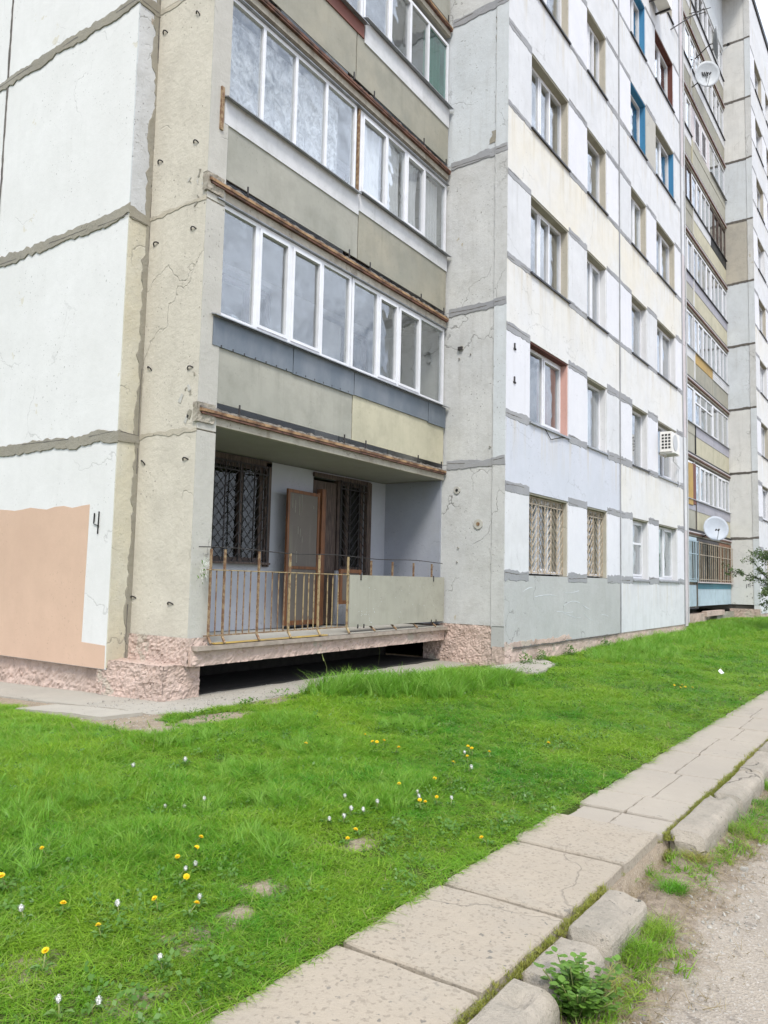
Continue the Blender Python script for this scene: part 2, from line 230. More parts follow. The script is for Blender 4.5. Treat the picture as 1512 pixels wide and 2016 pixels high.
def roadm():
    m, nt, out = newmat('worn_asphalt'); P = posv(nt)
    c = mixc(nt, rmp(nt, noi(nt, P, 1.7, 6, 0.65), 0.35, 0.65), (0.38, 0.33, 0.27), (0.31, 0.27, 0.225))
    v = NN(nt, 'ShaderNodeTexVoronoi', {'Vector': P, 'Scale': 85.0}); 
    c = mixc(nt, rmp(nt, v.outputs['Color'], 0.3, 0.9, 0, 0.35), c, (0.21, 0.185, 0.155))
    c = mixc(nt, rmp(nt, noi(nt, P, 60, 3, 0.6), 0.58, 0.66, 0, 0.8), c, (0.46, 0.43, 0.39))
    c = mixc(nt, rmp(nt, noi(nt, P, 11, 5, 0.6), 0.60, 0.66, 0, 0.45), c, (0.12, 0.105, 0.09))
    g = NN(nt, 'ShaderNodeNewGeometry'); y = NN(nt, 'ShaderNodeSeparateXYZ', {0: g.outputs['Position']}).outputs['Y']
    f = rmp(nt, mth(nt, 'ADD', y, mth(nt, 'MULTIPLY', mth(nt, 'SUBTRACT', noi(nt, P, 3.5, 6, 0.65), 0.5), 0.7)), -4.96, -4.80)
    dirt = mixc(nt, rmp(nt, noi(nt, P, 16, 6, 0.7), 0.35, 0.65), (0.33, 0.27, 0.205), (0.17, 0.135, 0.10))
    c = mixc(nt, f, c, dirt)
    h = mth(nt, 'ADD', mth(nt, 'MULTIPLY', v.outputs['Distance'], 0.6), noi(nt, P, 30, 5, 0.6))
    b = NN(nt, 'ShaderNodeBsdfPrincipled', {'Base Color': c, 'Roughness': 0.92, 'Specular IOR Level': 0.2, 'Normal': NN(nt, 'ShaderNodeBump', {'Height': h, 'Strength': 0.8, 'Distance': 0.012}).outputs[0]})
    nt.links.new(b.outputs[0], out.inputs[0]); return m
# ------------------------------------------------------------------ mesh helpers
WL = {}
def wloc(o): return WL.get(o.name, Vector((0, 0, 0))) if o else Vector((0, 0, 0))
def empty(name, loc, label=None, cat=None, group=None, parent=None):
    o = bpy.data.objects.new(name, None); COL.objects.link(o); o.empty_display_size = 0.2
    loc = Vector(loc); WL[o.name] = loc.copy()
    if parent: o.parent = parent; o.location = loc-wloc(parent)
    else: o.location = loc
    tag(o, label, cat, group); return o
def tag(o, label=None, cat=None, group=None, kind=None):
    for k, v in (('label', label), ('category', cat), ('group', group), ('kind', kind)):
        if v: o[k] = v
    return o
class MB:
    def __init__(s, T=None): s.v = []; s.f = []; s.m = []; s.T = T; s.cm = 0
    def add(s, vs, fs):
        n = len(s.v); s.v += [tuple(v) for v in vs]; s.f += [tuple(i+n for i in f) for f in fs]; s.m += [s.cm]*len(fs); return s
    def box(s, x0, x1, y0, y1, z0, z1):
        s.add([(x0, y0, z0), (x1, y0, z0), (x1, y1, z0), (x0, y1, z0), (x0, y0, z1), (x1, y0, z1), (x1, y1, z1), (x0, y1, z1)],
              [(0, 3, 2, 1), (4, 5, 6, 7), (0, 1, 5, 4), (1, 2, 6, 5), (2, 3, 7, 6), (3, 0, 4, 7)]); return s
    def bar(s, a, b, w, d=None, up=(0, 0, 1)):
        a = Vector(a); b = Vector(b); t = (b-a).normalized(); u = Vector(up)
        if abs(t.dot(u)) > 0.95: u = Vector((1, 0, 0))
        x = t.cross(u).normalized()*w/2; y = x.normalized().cross(t)*(d or w)/2
        s.add([a-x-y, a+x-y, a+x+y, a-x+y, b-x-y, b+x-y, b+x+y, b-x+y], [(0, 3, 2, 1), (4, 5, 6, 7), (0, 1, 5, 4), (1, 2, 6, 5), (2, 3, 7, 6), (3, 0, 4, 7)]); return s
    def tube(s, pts, r, n=5, r2=None):
        pts = [Vector(p) for p in pts]; k = len(pts); vs = []; fs = []
        for i, p in enumerate(pts):
            t = (pts[min(i+1, k-1)]-pts[max(i-1, 0)]).normalized(); u = Vector((0, 0, 1)) if abs(t.z) < 0.9 else Vector((1, 0, 0))
            x = t.cross(u).normalized(); y = x.cross(t); rr = r if r2 is None else r+(r2-r)*i/(k-1)
            for j in range(n): a = 2*math.pi*j/n; vs.append(p+x*math.cos(a)*rr+y*math.sin(a)*rr)
        for i in range(k-1):
            for j in range(n): a, b = i*n+j, i*n+(j+1) % n; fs.append((a, b, b+n, a+n))
        fs.append(tuple(range(n-1, -1, -1))); fs.append(tuple(range((k-1)*n, k*n)))
        s.add(vs, fs); return s
    def ribbon(s, a, b, nrm, w, jag=0.25, th=0.004, step=0.05, seed=0, wob=0.0):
        # irregular strip with ragged edges, lying on a wall with normal nrm
        a = Vector(a); b = Vector(b); nrm = Vector(nrm).normalized(); L = (b-a).length; t = (b-a)/L; u = nrm.cross(t).normalized()
        n = max(2, int(L/step)); vs = []
        for i in range(n+1):
            q = L*i/n; c = a+t*q
            o = wob*mn.noise(Vector((q*0.9, seed*3.1, 7)))
            w1 = w/2*(1+jag*(mn.noise(Vector((q*2.1, seed, 0)))*1.6+mn.noise(Vector((q*9.0, seed, 5)))*1.3)); w2 = w/2*(1+jag*(mn.noise(Vector((q*2.3, seed, 40)))*1.6+mn.noise(Vector((q*10, seed, 60)))*1.3))
            w1 = max(w1, w*.12); w2 = max(w2, w*.12)
            vs += [c+u*(o-w2), c+u*(o-w2*.93)+nrm*th, c+u*(o+w1*.93)+nrm*th, c+u*(o+w1)]
        fs = []
        for i in range(n):
            for j in range(3): k = i*4+j; fs.append((k, k+4, k+5, k+1))
        fs += [(0, 1, 2, 3), (n*4+3, n*4+2, n*4+1, n*4)]
        s.add(vs, fs); return s
    def build(s, name, mat, parent=None, label=None, cat=None, group=None, kind=None, smooth=False, fix=True):
        vs = [s.T(v) for v in s.v] if s.T else s.v
        A = np.array(vs, dtype=float)
        c = Vector(((A[:, 0].min()+A[:, 0].max())/2, (A[:, 1].min()+A[:, 1].max())/2, A[:, 2].min()))
        A = A-np.array(c)
        me = bpy.data.meshes.new(name); me.from_pydata(A.tolist(), [], s.f); 
        for mt in (mat if isinstance(mat, (list, tuple)) else [mat]): me.materials.append(mt)
        if isinstance(mat, (list, tuple)): me.polygons.foreach_set('material_index', s.m)
        if smooth: me.polygons.foreach_set('use_smooth', [True]*len(me.polygons))
        me.update()
        o = bpy.data.objects.new(name, me); COL.objects.link(o); WL[o.name] = c.copy()
        if parent: o.parent = parent; o.location = c-wloc(parent)
        else: o.location = c
        tag(o, label, cat, group, kind); return o
def box(name, mat, parent, x0, x1, y0, y1, z0, z1, T=None, **k): return MB(T).box(x0, x1, y0, y1, z0, z1).build(name, mat, parent, **k)
def rough_patch(mb, o, du, dv, nu, nv, nrm, amp, fr=11.0, seed=0, edge=0.6, chunk=1.0):
    # displaced grid: origin o, spans du, dv, pushed along nrm
    o = Vector(o); du = Vector(du); dv = Vector(dv); nrm = Vector(nrm); vs = []; fs = []
    for j in range(nv+1):
        for i in range(nu+1):
            p = o+du*(i/nu)+dv*(j/nv); q = (p+Vector((seed*1.7, seed, 0)))*fr
            h = mn.noise(q)*0.5+mn.noise(q*2.6)*0.5*chunk+abs(mn.noise(q*0.5))*0.6-abs(mn.noise(q*1.9))*0.6*chunk+mn.noise(q*5.5)*0.35*chunk
            e = min(i, nu-i)/3.0; e2 = min(j, nv-j)/2.0; k = min(1, edge+(1-edge)*min(e, e2, 1))
            vs.append(p+nrm*(h*amp*k))
    for j in range(nv):
        for i in range(nu): a = j*(nu+1)+i; fs.append((a, a+1, a+nu+2, a+nu+1))
    mb.add(vs, fs)
def rough_block(name, mat, parent, x0, x1, y0, y1, z0, z1, amp=0.03, st=0.03, faces='-x-y+z', seed=0, **k):
    mb = MB(); nx = max(2, int((x1-x0)/st)); ny = max(2, int((y1-y0)/st)); nz = max(2, int((z1-z0)/st))
    s = seed
    if '-x' in faces: rough_patch(mb, (x0, y1, z0), (0, y0-y1, 0), (0, 0, z1-z0), ny, nz, (-1, 0, 0), amp, seed=s)
    if '+x' in faces: rough_patch(mb, (x1, y0, z0), (0, y1-y0, 0), (0, 0, z1-z0), ny, nz, (1, 0, 0), amp, seed=s)
    if '-y' in faces: rough_patch(mb, (x0, y0, z0), (x1-x0, 0, 0), (0, 0, z1-z0), nx, nz, (0, -1, 0), amp, seed=s)
    if '+z' in faces: rough_patch(mb, (x0, y0, z1), (x1-x0, 0, 0), (0, y1-y0, 0), nx, ny, (0, 0, 1), amp*0.8, seed=s)
    if '-z' in faces: mb.add([(x0, y0, z0), (x0, y1, z0), (x1, y1, z0), (x1, y0, z0)], [(0, 1, 2, 3)])
    # solid core just behind the rough skin
    e = amp*0.9; mb.box(x0+e, x1-e, y0+e, y1-e if y1-y0 > 3*e else y1, z0, z1-e)
    return mb.build(name, mat, parent, **k)
FL = 2.8
# ------------------------------------------------------------------ ground
def g(x, y):
    z = -1.545 + (0.052*min(y, 0) if y < 0 else 0)
    if x < -6.0 and y > 1: z -= 0.03*(y-1)
    if 2 < x < 40: z += 0.09*min(1, (x-2)/6)*max(0, 1-abs(min(y, 0))/2.5)
    z = max(z, -1.745)
    if y < -3.70: z = -1.80
    if y < -4.42: z = -1.90
    return z
def lump(x, y):
    if y < -3.66 or y > 0.3: return 0
    return 0.022*mn.noise(Vector((x*1.3, y*1.3, 0)))+0.010*mn.noise(Vector((x*4, y*4, 3)))
def blob(x, y, cx, cy, rx, ry): return max(0.0, 1-(((x-cx)/rx)**2+((y-cy)/ry)**2))
def bare(x, y):
    b = 0.0
    b = max(b, 1.5*blob(x, y, -7.15, 0.9, 0.42, 1.8), 1.4*blob(x, y, -6.45, -0.02, 0.7, 0.26), 1.2*blob(x, y, -7.0, 3.2, 0.6, 1.6), 1.0*blob(x, y, -5.3, 0.22, 0.7, 0.18))
    b = max(b, .85*blob(x, y, -8.95, -3.08, 0.22, 0.2), .75*blob(x, y, -9.25, -3.2, 0.2, 0.16), .6*blob(x, y, -9.55, -3.2, 0.3, 0.25), .65*blob(x, y, -10.1, -2.9, 0.25, 0.25))
    b = max(b, .8*blob(x, y, -8.1, -3.05, 0.25, 0.16), .6*blob(x, y, -10.0, -3.4, 0.4, 0.2), 0.45*max(0, 1-abs(y+3.74)/0.07))
    if y < -4.3: b = 1.0
    if y > 0.35 and x > -6.9 and x < 0.5: b = 1.0
    return b
def grid(name, xs, ys, zf, mat, attr=None, **k):
    nx, ny = len(xs), len(ys); vs = [(x, y, zf(x, y)) for y in ys for x in xs]
    fs = [(j*nx+i, j*nx+i+1, (j+1)*nx+i+1, (j+1)*nx+i) for j in range(ny-1) for i in range(nx-1)]
    me = bpy.data.meshes.new(name); me.from_pydata(vs, [], fs); me.materials.append(mat)
    if attr:
        a = me.attributes.new('bare', 'FLOAT', 'POINT'); a.data.foreach_set('value', [attr(v[0], v[1]) for v in vs])
    me.polygons.foreach_set('use_smooth', [True]*len(me.polygons)); me.update()
    o = bpy.data.objects.new(name, me); COL.objects.link(o); tag(o, **k); return o
xs = [-900, -300, -100, -40, -20, -14]+list(np.arange(-12.5, 6, 0.11))+list(np.arange(6, 40, 0.5))+[45, 60, 100, 300, 900]
ys = [-4.70, -4.6, -4.43, -4.41, -4.0, -3.71, -3.695, -3.64, -3.60]+list(np.arange(-3.55, 1.3, 0.11))+[1.5, 2, 2.5, 3, 4, 6, 9, 14, 30, 100, 300, 900]
ground = grid('ground', xs, ys, lambda x, y: g(x, y)+lump(x, y), groundm(), bare, kind='structure', label='soil and turf ground sloping from the block down to the pavement')
rx = [-900, -300, -60, -20]+list(np.arange(-13, 3, 0.12))+list(np.arange(3, 40, 0.8))+[60, 200, 900]
ry = [-900, -300, -60, -20, -12, -9]+list(np.arange(-7.5, -4.4, 0.12))+[-4.40]
road = grid('road', rx, ry, lambda x, y: (-1.935+0.012*mn.noise(Vector((x*1.2, y*1.2, 9)))+(0.070*max(0, min(1, (y+5.15)/0.5))) if y < -4.41 else -2.0), roadm(), kind='structure', label='worn pale asphalt road with earthy verge by the kerb')
# pavement
bed = box('pavement', APRON, None, -13, 45, -4.385, -3.70, -1.90, -1.792, kind='structure', label='pavement of square concrete slabs along the lawn')
def slab(x0, x1, y0, y1, zt, mat, tilt=0, cut=None):
    # slab polygon with chipped irregular outline
    def edge(ax, ay, bx, by, n, amp, sd): return [(ax+(bx-ax)*i/n+(amp*mn.noise(Vector((ax+i*.7, ay*3, sd)))*(1 if ax == bx else 0.3)), ay+(by-ay)*i/n+(amp*mn.noise(Vector((bx+i*.9, by, sd+5)))*(1 if ay == by else 0.3))) for i in range(n)]
    r = random.uniform(0, 50); c = 0.012
    o = edge(x0, y0, x1, y0, 9, .012, r)+edge(x1, y0, x1, y1, 7, .012, r+1)+edge(x1, y1, x0, y1, 9, .012, r+2)+edge(x0, y1, x0, y0, 7, .012, r+3)
    # round the corners a little
    cx, cy = (x0+x1)/2, (y0+y1)/2
    n = len(o); vs = []
    for (x, y) in o:
        k = 0.982 if (abs(x-x0) < .03 or abs(x-x1) < .03) and (abs(y-y0) < .03 or abs(y-y1) < .03) else 1
        vs.append((cx+(x-cx)*k, cy+(y-cy)*k))
    dz = lambda x: tilt*(x-cx)
    top = [(cx+(x-cx)*.985, cy+(y-cy)*.985, zt+dz(x)) for x, y in vs]; mid = [(x, y, zt-0.010+dz(x)) for x, y in vs]; bot = [(x, y, zt-0.085) for x, y in vs]
    mb = MB(); fs = [tuple(range(n))]
    for k in range(2):
        for i in range(n): j = (i+1) % n; fs.append((k*n+i, (k+1)*n+i, (k+1)*n+j, k*n+j))
    mb.add(top+mid+bot, fs); return mb.build('paving_slab', mat, bed)
XJ = [-12.7, -11.85, -10.95, -10.05, -9.11, -8.23, -7.34, -6.62, -6.26, -5.74, -4.80, -3.83, -2.89, -2.1]
while XJ[-1] < 42: XJ.append(XJ[-1]+0.93)
for i in range(len(XJ)-1):
    a, b = XJ[i]+0.017, XJ[i+1]-0.017; zt = -1.745+random.uniform(-0.004, 0.004)
    if i < 7: slab(a, b, -4.40+random.uniform(-.01, .01), -3.69+random.uniform(-.015, .015), zt+0.008, SLAB, random.uniform(-.006, .006))
    elif i > 26: slab(a, b, -4.40, -3.70, zt, SLAB2)
    else:
        q = -4.04+random.uniform(-.08, .08); off = 0.05 if i == 7 else 0
        slab(a, b, -4.40, q-0.004, zt-.004, SLAB2, random.uniform(-.004, .004)); slab(a+random.uniform(-.008, .008), b, q+0.004, -3.70+off*-1+random.uniform(-.01, .01), zt-.006, SLAB2, random.uniform(-.004, .004))
# kerb
kb = box('kerb', KERB, None, -13, 45, -4.66, -4.47, -2.02, -1.93, kind='structure', label='row of weathered concrete kerb stones between pavement and road')
def kerbstone(x0, x1, zt=-1.725, wear=1.0, y0=-4.66, y1=-4.443, yo=0.0, endr=0.03):
    n = max(6, int((x1-x0)/0.035)); prof = []
    m = 30 if x0 < -3 else 14; n = n if x0 < -3 else max(4, n//3)
    vs = []; fs = []; H = 0.28; W = y1-y0
    for i in range(n+1):
        x = x0+(x1-x0)*i/n; ed = min(x-x0, x1-x); er = max(0, 1-ed/endr) if endr else 0
        for j in range(m):
            # profile around: front bottom -> front top -> back top -> back bottom
            s = j/(m-1); per = H+W+H; d = s*per
            if d < H: y, z = y0-0.012*(1-d/H)*0, zt-H+d; ny, nz = -1, 0
            elif d < H+W: y, z = y0+(d-H), zt; ny, nz = 0, 1
            else: y, z = y1, zt-(d-H-W); ny, nz = 1, 0
            # round corners
            R = 0.062+0.05*wear*abs(mn.noise(Vector((x*1.7, 1, 2))))
            for (cy_, sgn) in ((y0, 1), (y1, -1)):
                ly = (y-cy_)*sgn; lz = zt-z
                rr = R if sgn == 1 else 0.028
                if ly < rr and lz < rr:
                    vx, vz = rr-ly, rr-lz; L = math.hypot(vx, vz)
                    if L > rr: y = cy_+sgn*(rr-vx*rr/L); z = zt-(rr-vz*rr/L)
            q = Vector((x, y+yo, z))*6; h = mn.noise(q)*0.007+mn.noise(q*3)*0.005+mn.noise(q*0.4)*0.008
            ch = max(0, mn.noise(Vector((x*3.1, y*5, z*5+8)))-0.36)*0.09*wear
            k = 1-er**2*0.35
            yy = (y0+y1)/2+(y-(y0+y1)/2)*k+ny*(h-ch); zz = zt-H+(z-(zt-H))*(1-er**2*0.22)+nz*(h-ch)
            xx = x+(0.012*mn.noise(Vector((y*9, z*9, x0))) if i in (0, n) else 0)
            vs.append((xx, yy+yo, zz))
    for i in range(n):
        for j in range(m-1): a = i*m+j; fs.append((a, a+m, a+m+1, a+1))
    fs.append(tuple(range(m))); fs.append(tuple(range(n*m+m-1, n*m-1, -1)))
    return MB().add(vs, fs).build('kerb_stone', KERB, kb, smooth=False)
for (a, b, zt, wv, yo) in [(-12.6, -11.7, -1.73, 1, 0), (-11.68, -10.75, -1.73, 1, 0), (-10.72, -9.9, -1.73, 1, -.005), (-9.87, -8.89, -1.735, 1.4, 0.0), (-8.84, -8.375, -1.75, 2.0, 0.008), (-8.355, -7.74, -1.725, 1.3, 0.0), (-6.56, -5.405, -1.72, 1.2, 0.004), (-5.375, -4.39, -1.725, 1.3, -0.01)]:
    kerbstone(a, b, zt, wv, yo=yo, endr=0.035)
x = -4.36
while x < 40: kerbstone(x, x+0.97, -1.72+random.uniform(-.008, .008), 1.0, yo=random.uniform(-.012, .01)); x += 1.0
# concrete apron round the block
def apron(name, pts, zt, th=0.10, mat=APRON, par=None, **k):
    n = len(pts); mb = MB(); mb.add([(x, y, zt(x, y)) for x, y in pts]+[(x, y, zt(x, y)-th) for x, y in pts], [tuple(range(n))]+[(i, i+n, (i+1) % n+n, (i+1) % n) for i in range(n)])
    return mb.build(name, mat, par, **k)
def jagl(a, b, n, amp, sd):
    return [(a[0]+(b[0]-a[0])*i/n+amp*mn.noise(Vector((i*.8, sd, 1))), a[1]+(b[1]-a[1])*i/n+amp*mn.noise(Vector((i*.8, sd, 9)))) for i in range(n)]
za = lambda x, y: -1.528-0.025*max(0, 1.0-y)-(0.03*(y-1) if y > 1 and x < -5.9 else 0)
apr = apron('concrete_apron', jagl((-6.10, 14), (-6.10, 1.1), 3, 0, 1)+[(-6.1, 1.1), (-6.1, 2.40), (0.1, 2.40), (0.1, -0.0)][:1]+[(-6.0, 1.1), (-6.0, 2.4), (0.2, 2.4), (0.2, 0.62)]+jagl((0.2, 0.62), (-4.6, 0.50), 14, 0.05, 3)+jagl((-4.6, 0.5), (-6.35, 0.40), 8, 0.04, 4)+jagl((-6.35, 0.40), (-6.74, 0.62), 4, 0.03, 5)+jagl((-6.74, 0.62), (-6.92, 2.6), 10, 0.04, 6)+[(-7.1, 14)], za, kind='structure', label='pale concrete apron strip along the foot of the block')
apron('soil_and_void_shade', [(-5.64, 1.22), (-5.64, 2.46), (0.02, 2.46), (0.02, 1.25)]+jagl((0.02, 1.25), (-5.64, 1.22), 30, 0.14, 33)[1:], lambda x, y: za(x, y)+0.012, 0.02, simple('soil_and_void_shade', (0.04, 0.036, 0.032), 0.95, var=0.4, scale=9, bump=0.6), par=apr)  # dark soil floor under the loggia, void's deep shade added to its colour
apron('apron_slab', jagl((-0.5, 0.0), (1.5, 0.0), 6, 0.02, 7)+jagl((1.5, 0.0), (1.0, -0.5), 5, 0.05, 8)+jagl((1.0, -.5), (-0.55, -0.85), 7, 0.06, 9)+jagl((-.55, -.85), (-0.5, 0.0), 4, 0.03, 2), lambda x, y: -1.50+0.045*y, par=apr)
apron('apron_slab', jagl((-6.82, 0.62), (-7.25, 0.7), 4, 0.05, 17)+jagl((-7.25, 0.7), (-7.42, 1.9), 7, 0.05, 18)+jagl((-7.42, 1.9), (-7.0, 1.8), 4, 0.04, 19)+jagl((-7.0, 1.8), (-6.82, .62), 6, 0.03, 12), lambda x, y: g(x, y)+0.035, par=apr)
# ------------------------------------------------------------------ the block
BL = empty('apartment_building', (6, 1, -1.55), 'nine storey weathered panel apartment block with glazed loggias and pale patched walls', 'apartment building')
NF = 9; TOP = 26.55
def pan(x0, x1, y0, y1, z0, z1, mat, name='wall_panel', e=0.006): return MB().box(x0+e, x1-e, y0, y1, z0+e, z1-e).build(name, mat, BL)
def Mort(a, b, nrm, w, mat, seed, **k):
    o = MB().ribbon(a, b, nrm, w, seed=seed, **k).build('mortar_joint', mat, BL)
    if seen(a, b, m=0) and w > 0.07:
        t = (Vector(b)-Vector(a)).normalized(); up = Vector(nrm).cross(t); off = Vector(nrm)*(k.get('th', .004)+0.0006)+up*w*random.uniform(-.28, .34)
        L = (Vector(b)-Vector(a)).length; q = 0.02
        while q < L-.15:
            e = min(L-.02, q+random.uniform(.25, 1.1)); MB().ribbon(Vector(a)+t*q+off, Vector(a)+t*e+off, nrm, .010, jag=1.2, th=.0012, step=.03, seed=seed*3+int(q*10), wob=w*.35).build('joint_crack', MORTD, BL); q = e+random.uniform(.05, .9)
            if w < .12: q += 1.0
    return o
# end wall (normal -X), panel joints every storey
zs = [-1.27, 1.54, 4.35, 7.16, 9.96, 12.76, 15.56, 18.36, 21.16, 23.96, TOP]
for i in range(len(zs)-1):
    for (ya, yb) in ((2.117, 5.21), (5.21, 8.3), (8.3, 11.4), (11.4, 14.2)):
        pan(-6.21, -5.915, ya, yb, zs[i], zs[i+1], WHITEW)
    if zs[i] < 9:
        # chipped end of the panel facing the loggia side
        box('panel_edge', EDGEL if i < 2 else EDGEU, BL, -6.209, -5.916, 2.095, 2.118, zs[i]+0.03, zs[i+1]-0.02)
        Mort((-5.935, 2.096, zs[i]-0.02), (-5.925, 2.096, zs[i+1]), (0, -1, 0), 0.10, MORTB, 70+i, jag=0.8, th=0.012, wob=0.06)
for i, z in enumerate(zs[1:4]):
    Mort((-6.21, 8.0, z), (-6.21, 2.09, z), (-1, 0, 0), 0.15, MORTB, i, jag=0.45, th=0.010, wob=0.06)
    Mort((-6.215, 2.094, z), (-5.91, 2.094, z-0.02), (0, -1, 0), 0.15, MORTB, 30+i, jag=0.5, th=0.014)
Mort((-6.21, 5.21, 1.6), (-6.21, 5.21, 10), (-1, 0, 0), 0.035, MORTD, 12, jag=0.6, th=0.006)
def paint_sheet(name, mat, pts, nrm, th=0.003):
    n = len(pts); nrm = Vector(nrm)*th; mb = MB(); mb.add([Vector(p)+nrm for p in pts]+[Vector(p) for p in pts], [tuple(range(n))]+[(i, i+n, (i+1) % n+n, (i+1) % n) for i in range(n)])
    return mb.build(name, mat, BL)
pts = [(-6.204, 7.9, -1.26)]+[(-6.204, 7.9-i*0.19, 0.70+0.045*mn.noise(Vector((i*.55, 3, 3)))+0.02*mn.noise(Vector((i*1.9, 8, 3)))) for i in range(28)]+[(-6.204, 2.6, 0.715), (-6.204, 2.62, -0.97), (-6.204, 2.15, -0.985), (-6.204, 2.14, -1.26)]
paint_sheet('paint_patch', ORANGE, pts, (-1, 0, 0), 0.0025)
# hand painted figure 4
mk = MB(); X0 = -6.2145
mk.bar((X0, 2.485, 0.605), (X0, 2.49, 0.475), 0.006, 0.012, up=(1, 0, 0)); mk.bar((X0, 2.485, 0.47), (X0, 2.385, 0.445), 0.006, 0.012, up=(1, 0, 0)); mk.bar((X0, 2.39, 0.62), (X0, 2.40, 0.345), 0.006, 0.016, up=(1, 0, 0)); mk.bar((X0, 2.475, 0.60), (X0, 2.478, 0.50), 0.006, 0.006, up=(1, 0, 0))
mk.build('painted_figure', BLACK, BL)
# beige cheek wall (normal -X) with its own joints
bz = [-1.14, 1.57, 4.37, 7.17, 9.97, 12.77]
for i in range(5):
    m = BEIGE
    pan(-5.91, -5.62, 1.06, 2.30, bz[i], bz[i+1], m, 'cheek_panel', 0.004)
    box('cheek_panel', BEIGEG, BL, -5.905, -5.615, 1.045, 1.061, bz[i]+.01, bz[i+1]-.01)
for i, z in enumerate(bz[1:4]):
    Mort((-5.91, 2.10, z-0.02), (-5.91, 1.05, z+0.0), (-1, 0, 0), 0.05, BEIGES, 50+i, jag=1.0, th=0.003, wob=0.09)
box('cheek_panel', BEIGE, BL, -5.91, -5.62, 1.06, 2.3, 12.8, TOP)
for i, (y, z) in enumerate([(1.37, 6.8), (1.29, 5.1), (1.26, 4.0), (1.97, 6.79), (1.94, 5.04), (1.94, 3.97), (1.2, 2.28), (1.97, 2.38), (1.22, 1.19), (2.01, 1.21), (1.37, -0.5), (2.05, -0.45), (1.2, 7.9)]):
    r = 0.052; a0 = random.uniform(0.2, 1.2)
    MB().tube([(-5.905-0.03*math.sin(t*1.5), y+r*math.cos(a0+t), z+r*math.sin(a0+t)) for t in np.linspace(0, 3.6, 8)], 0.009, 5).build('steel_hook', GRILD, BL)
# crumbled spots of the cheek edge where the slabs sit
for i, z in enumerate((1.86, 4.66, 7.46)):
    rough_block('crumbled_concrete', SLABC, BL, -5.935, -5.66, 1.02, 1.10, z-0.20, z+0.03, 0.022, 0.03, '-x-y+z', seed=i+3)
    for q in range(7):
        yy, zz = 1.12+random.random()*0.25, z+random.uniform(-0.35, 0.45); mbq = MB(); s_ = random.uniform(.015, .05)
        mbq.ribbon((-5.91, yy, zz), (-5.91, yy+random.uniform(-.06, .06), zz-s_*2), (-1, 0, 0), s_, jag=1.0, th=0.003, step=0.015, seed=q+i*9).build('chip', BEIGEG if q % 2 else MORTB, BL)
# facade A (X 0..12.1) and facade B (X 24..36), plane Y=0
WIN = [(0.98, 2.82), (3.88, 5.12), (6.95, 8.25), (9.16, 11.04)]; HD = 1.49
def window(x0, x1, z0, n, wi, fac, reveal, headm, style, grille=None, sillm=SILL, frame=PVC, glass=GL):
    if not seen((x0, 0, z0), (x1, 0, z0+HD)): return
    yf = 0.155; z1 = z0+HD
    box('window_reveal', reveal, BL, x0-.004, x0+0.03, 0.02, 0.30, z0, z1); box('window_reveal', reveal, BL, x1-0.03, x1+.004, 0.02, 0.30, z0, z1)
    box('window_head', headm, BL, x0+.03, x1-.03, 0.015, 0.30, z1-0.03, z1+0.004)
    a, b, c, d = x0+0.03, x1-0.03, z0+0.03, z1-0.03; fw = 0.055
    W = MB(); W.box(a, a+fw, yf, yf+0.07, c, d).box(b-fw, b, yf, yf+0.07, c, d).box(a+fw, b-fw, yf, yf+0.07, c, c+fw).box(a+fw, b-fw, yf, yf+0.07, d-fw, d)
    w_ = b-a; mull = {1: [0.5], 2: [0.36, 0.40+0.26], 3: [0.33], 4: [0.62], 0: []}[style]; ms = [a+w_*q for q in mull]
    for q in ms: W.box(q-0.03, q+0.03, yf+.002, yf+0.068, c+fw, d-fw)
    fo = W.build('window', frame, BL)
    ed = [a+fw]+[v for q in ms for v in (q-0.03, q+0.03)]+[b-fw]
    for k in range(0, len(ed), 2):
        s0, s1 = ed[k], ed[k+1]
        if (k//2) % 2 == (1 if style != 3 else 0) or style == 0:
            sw = 0.045; MB().box(s0, s0+sw, yf-0.015, yf+0.05, c+fw, d-fw).box(s1-sw, s1, yf-0.015, yf+0.05, c+fw, d-fw).box(s0+sw, s1-sw, yf-0.015, yf+0.05, c+fw, c+fw+sw).box(s0+sw, s1-sw, yf-0.015, yf+0.05, d-fw-sw, d-fw).build('sash', frame, fo)
            s0 += sw; s1 -= sw; cc, dd = c+fw+sw, d-fw-sw
        else: cc, dd = c+fw, d-fw
        if style == 4 and k == 2 or (wi == 2 and n == 0): 
            box('glazing_bar', frame, fo, s0, s1, yf+0.0, yf+0.045, cc+(dd-cc)*.6, cc+(dd-cc)*.6+0.05)
        box('pane', glass, fo, s0-.004, s1+.004, yf+0.028, yf+0.034, cc-.004, dd+.004)
    if sillm: 
        MB().add([(x0-.03, -0.045, z0-0.012), (x1+.03, -0.045, z0-0.012), (x1+.03, yf-.001, z0+0.03), (x0-.03, yf-.001, z0+0.03), (x0-.03, -0.045, z0-0.05), (x1+.03, -0.045, z0-0.05), (x1+.03, -0.003, z0-0.035), (x0-.03, -0.003, z0-0.035)],
                 [(0, 1, 2, 3), (4, 5, 1, 0), (7, 6, 5, 4), (4, 0, 3, 7), (5, 6, 2, 1)]).build('sill', sillm, fo)
    if grille is not None: grille_mb(a, b, c+.0, d, 0.10).build('grille', GRILB, fo)
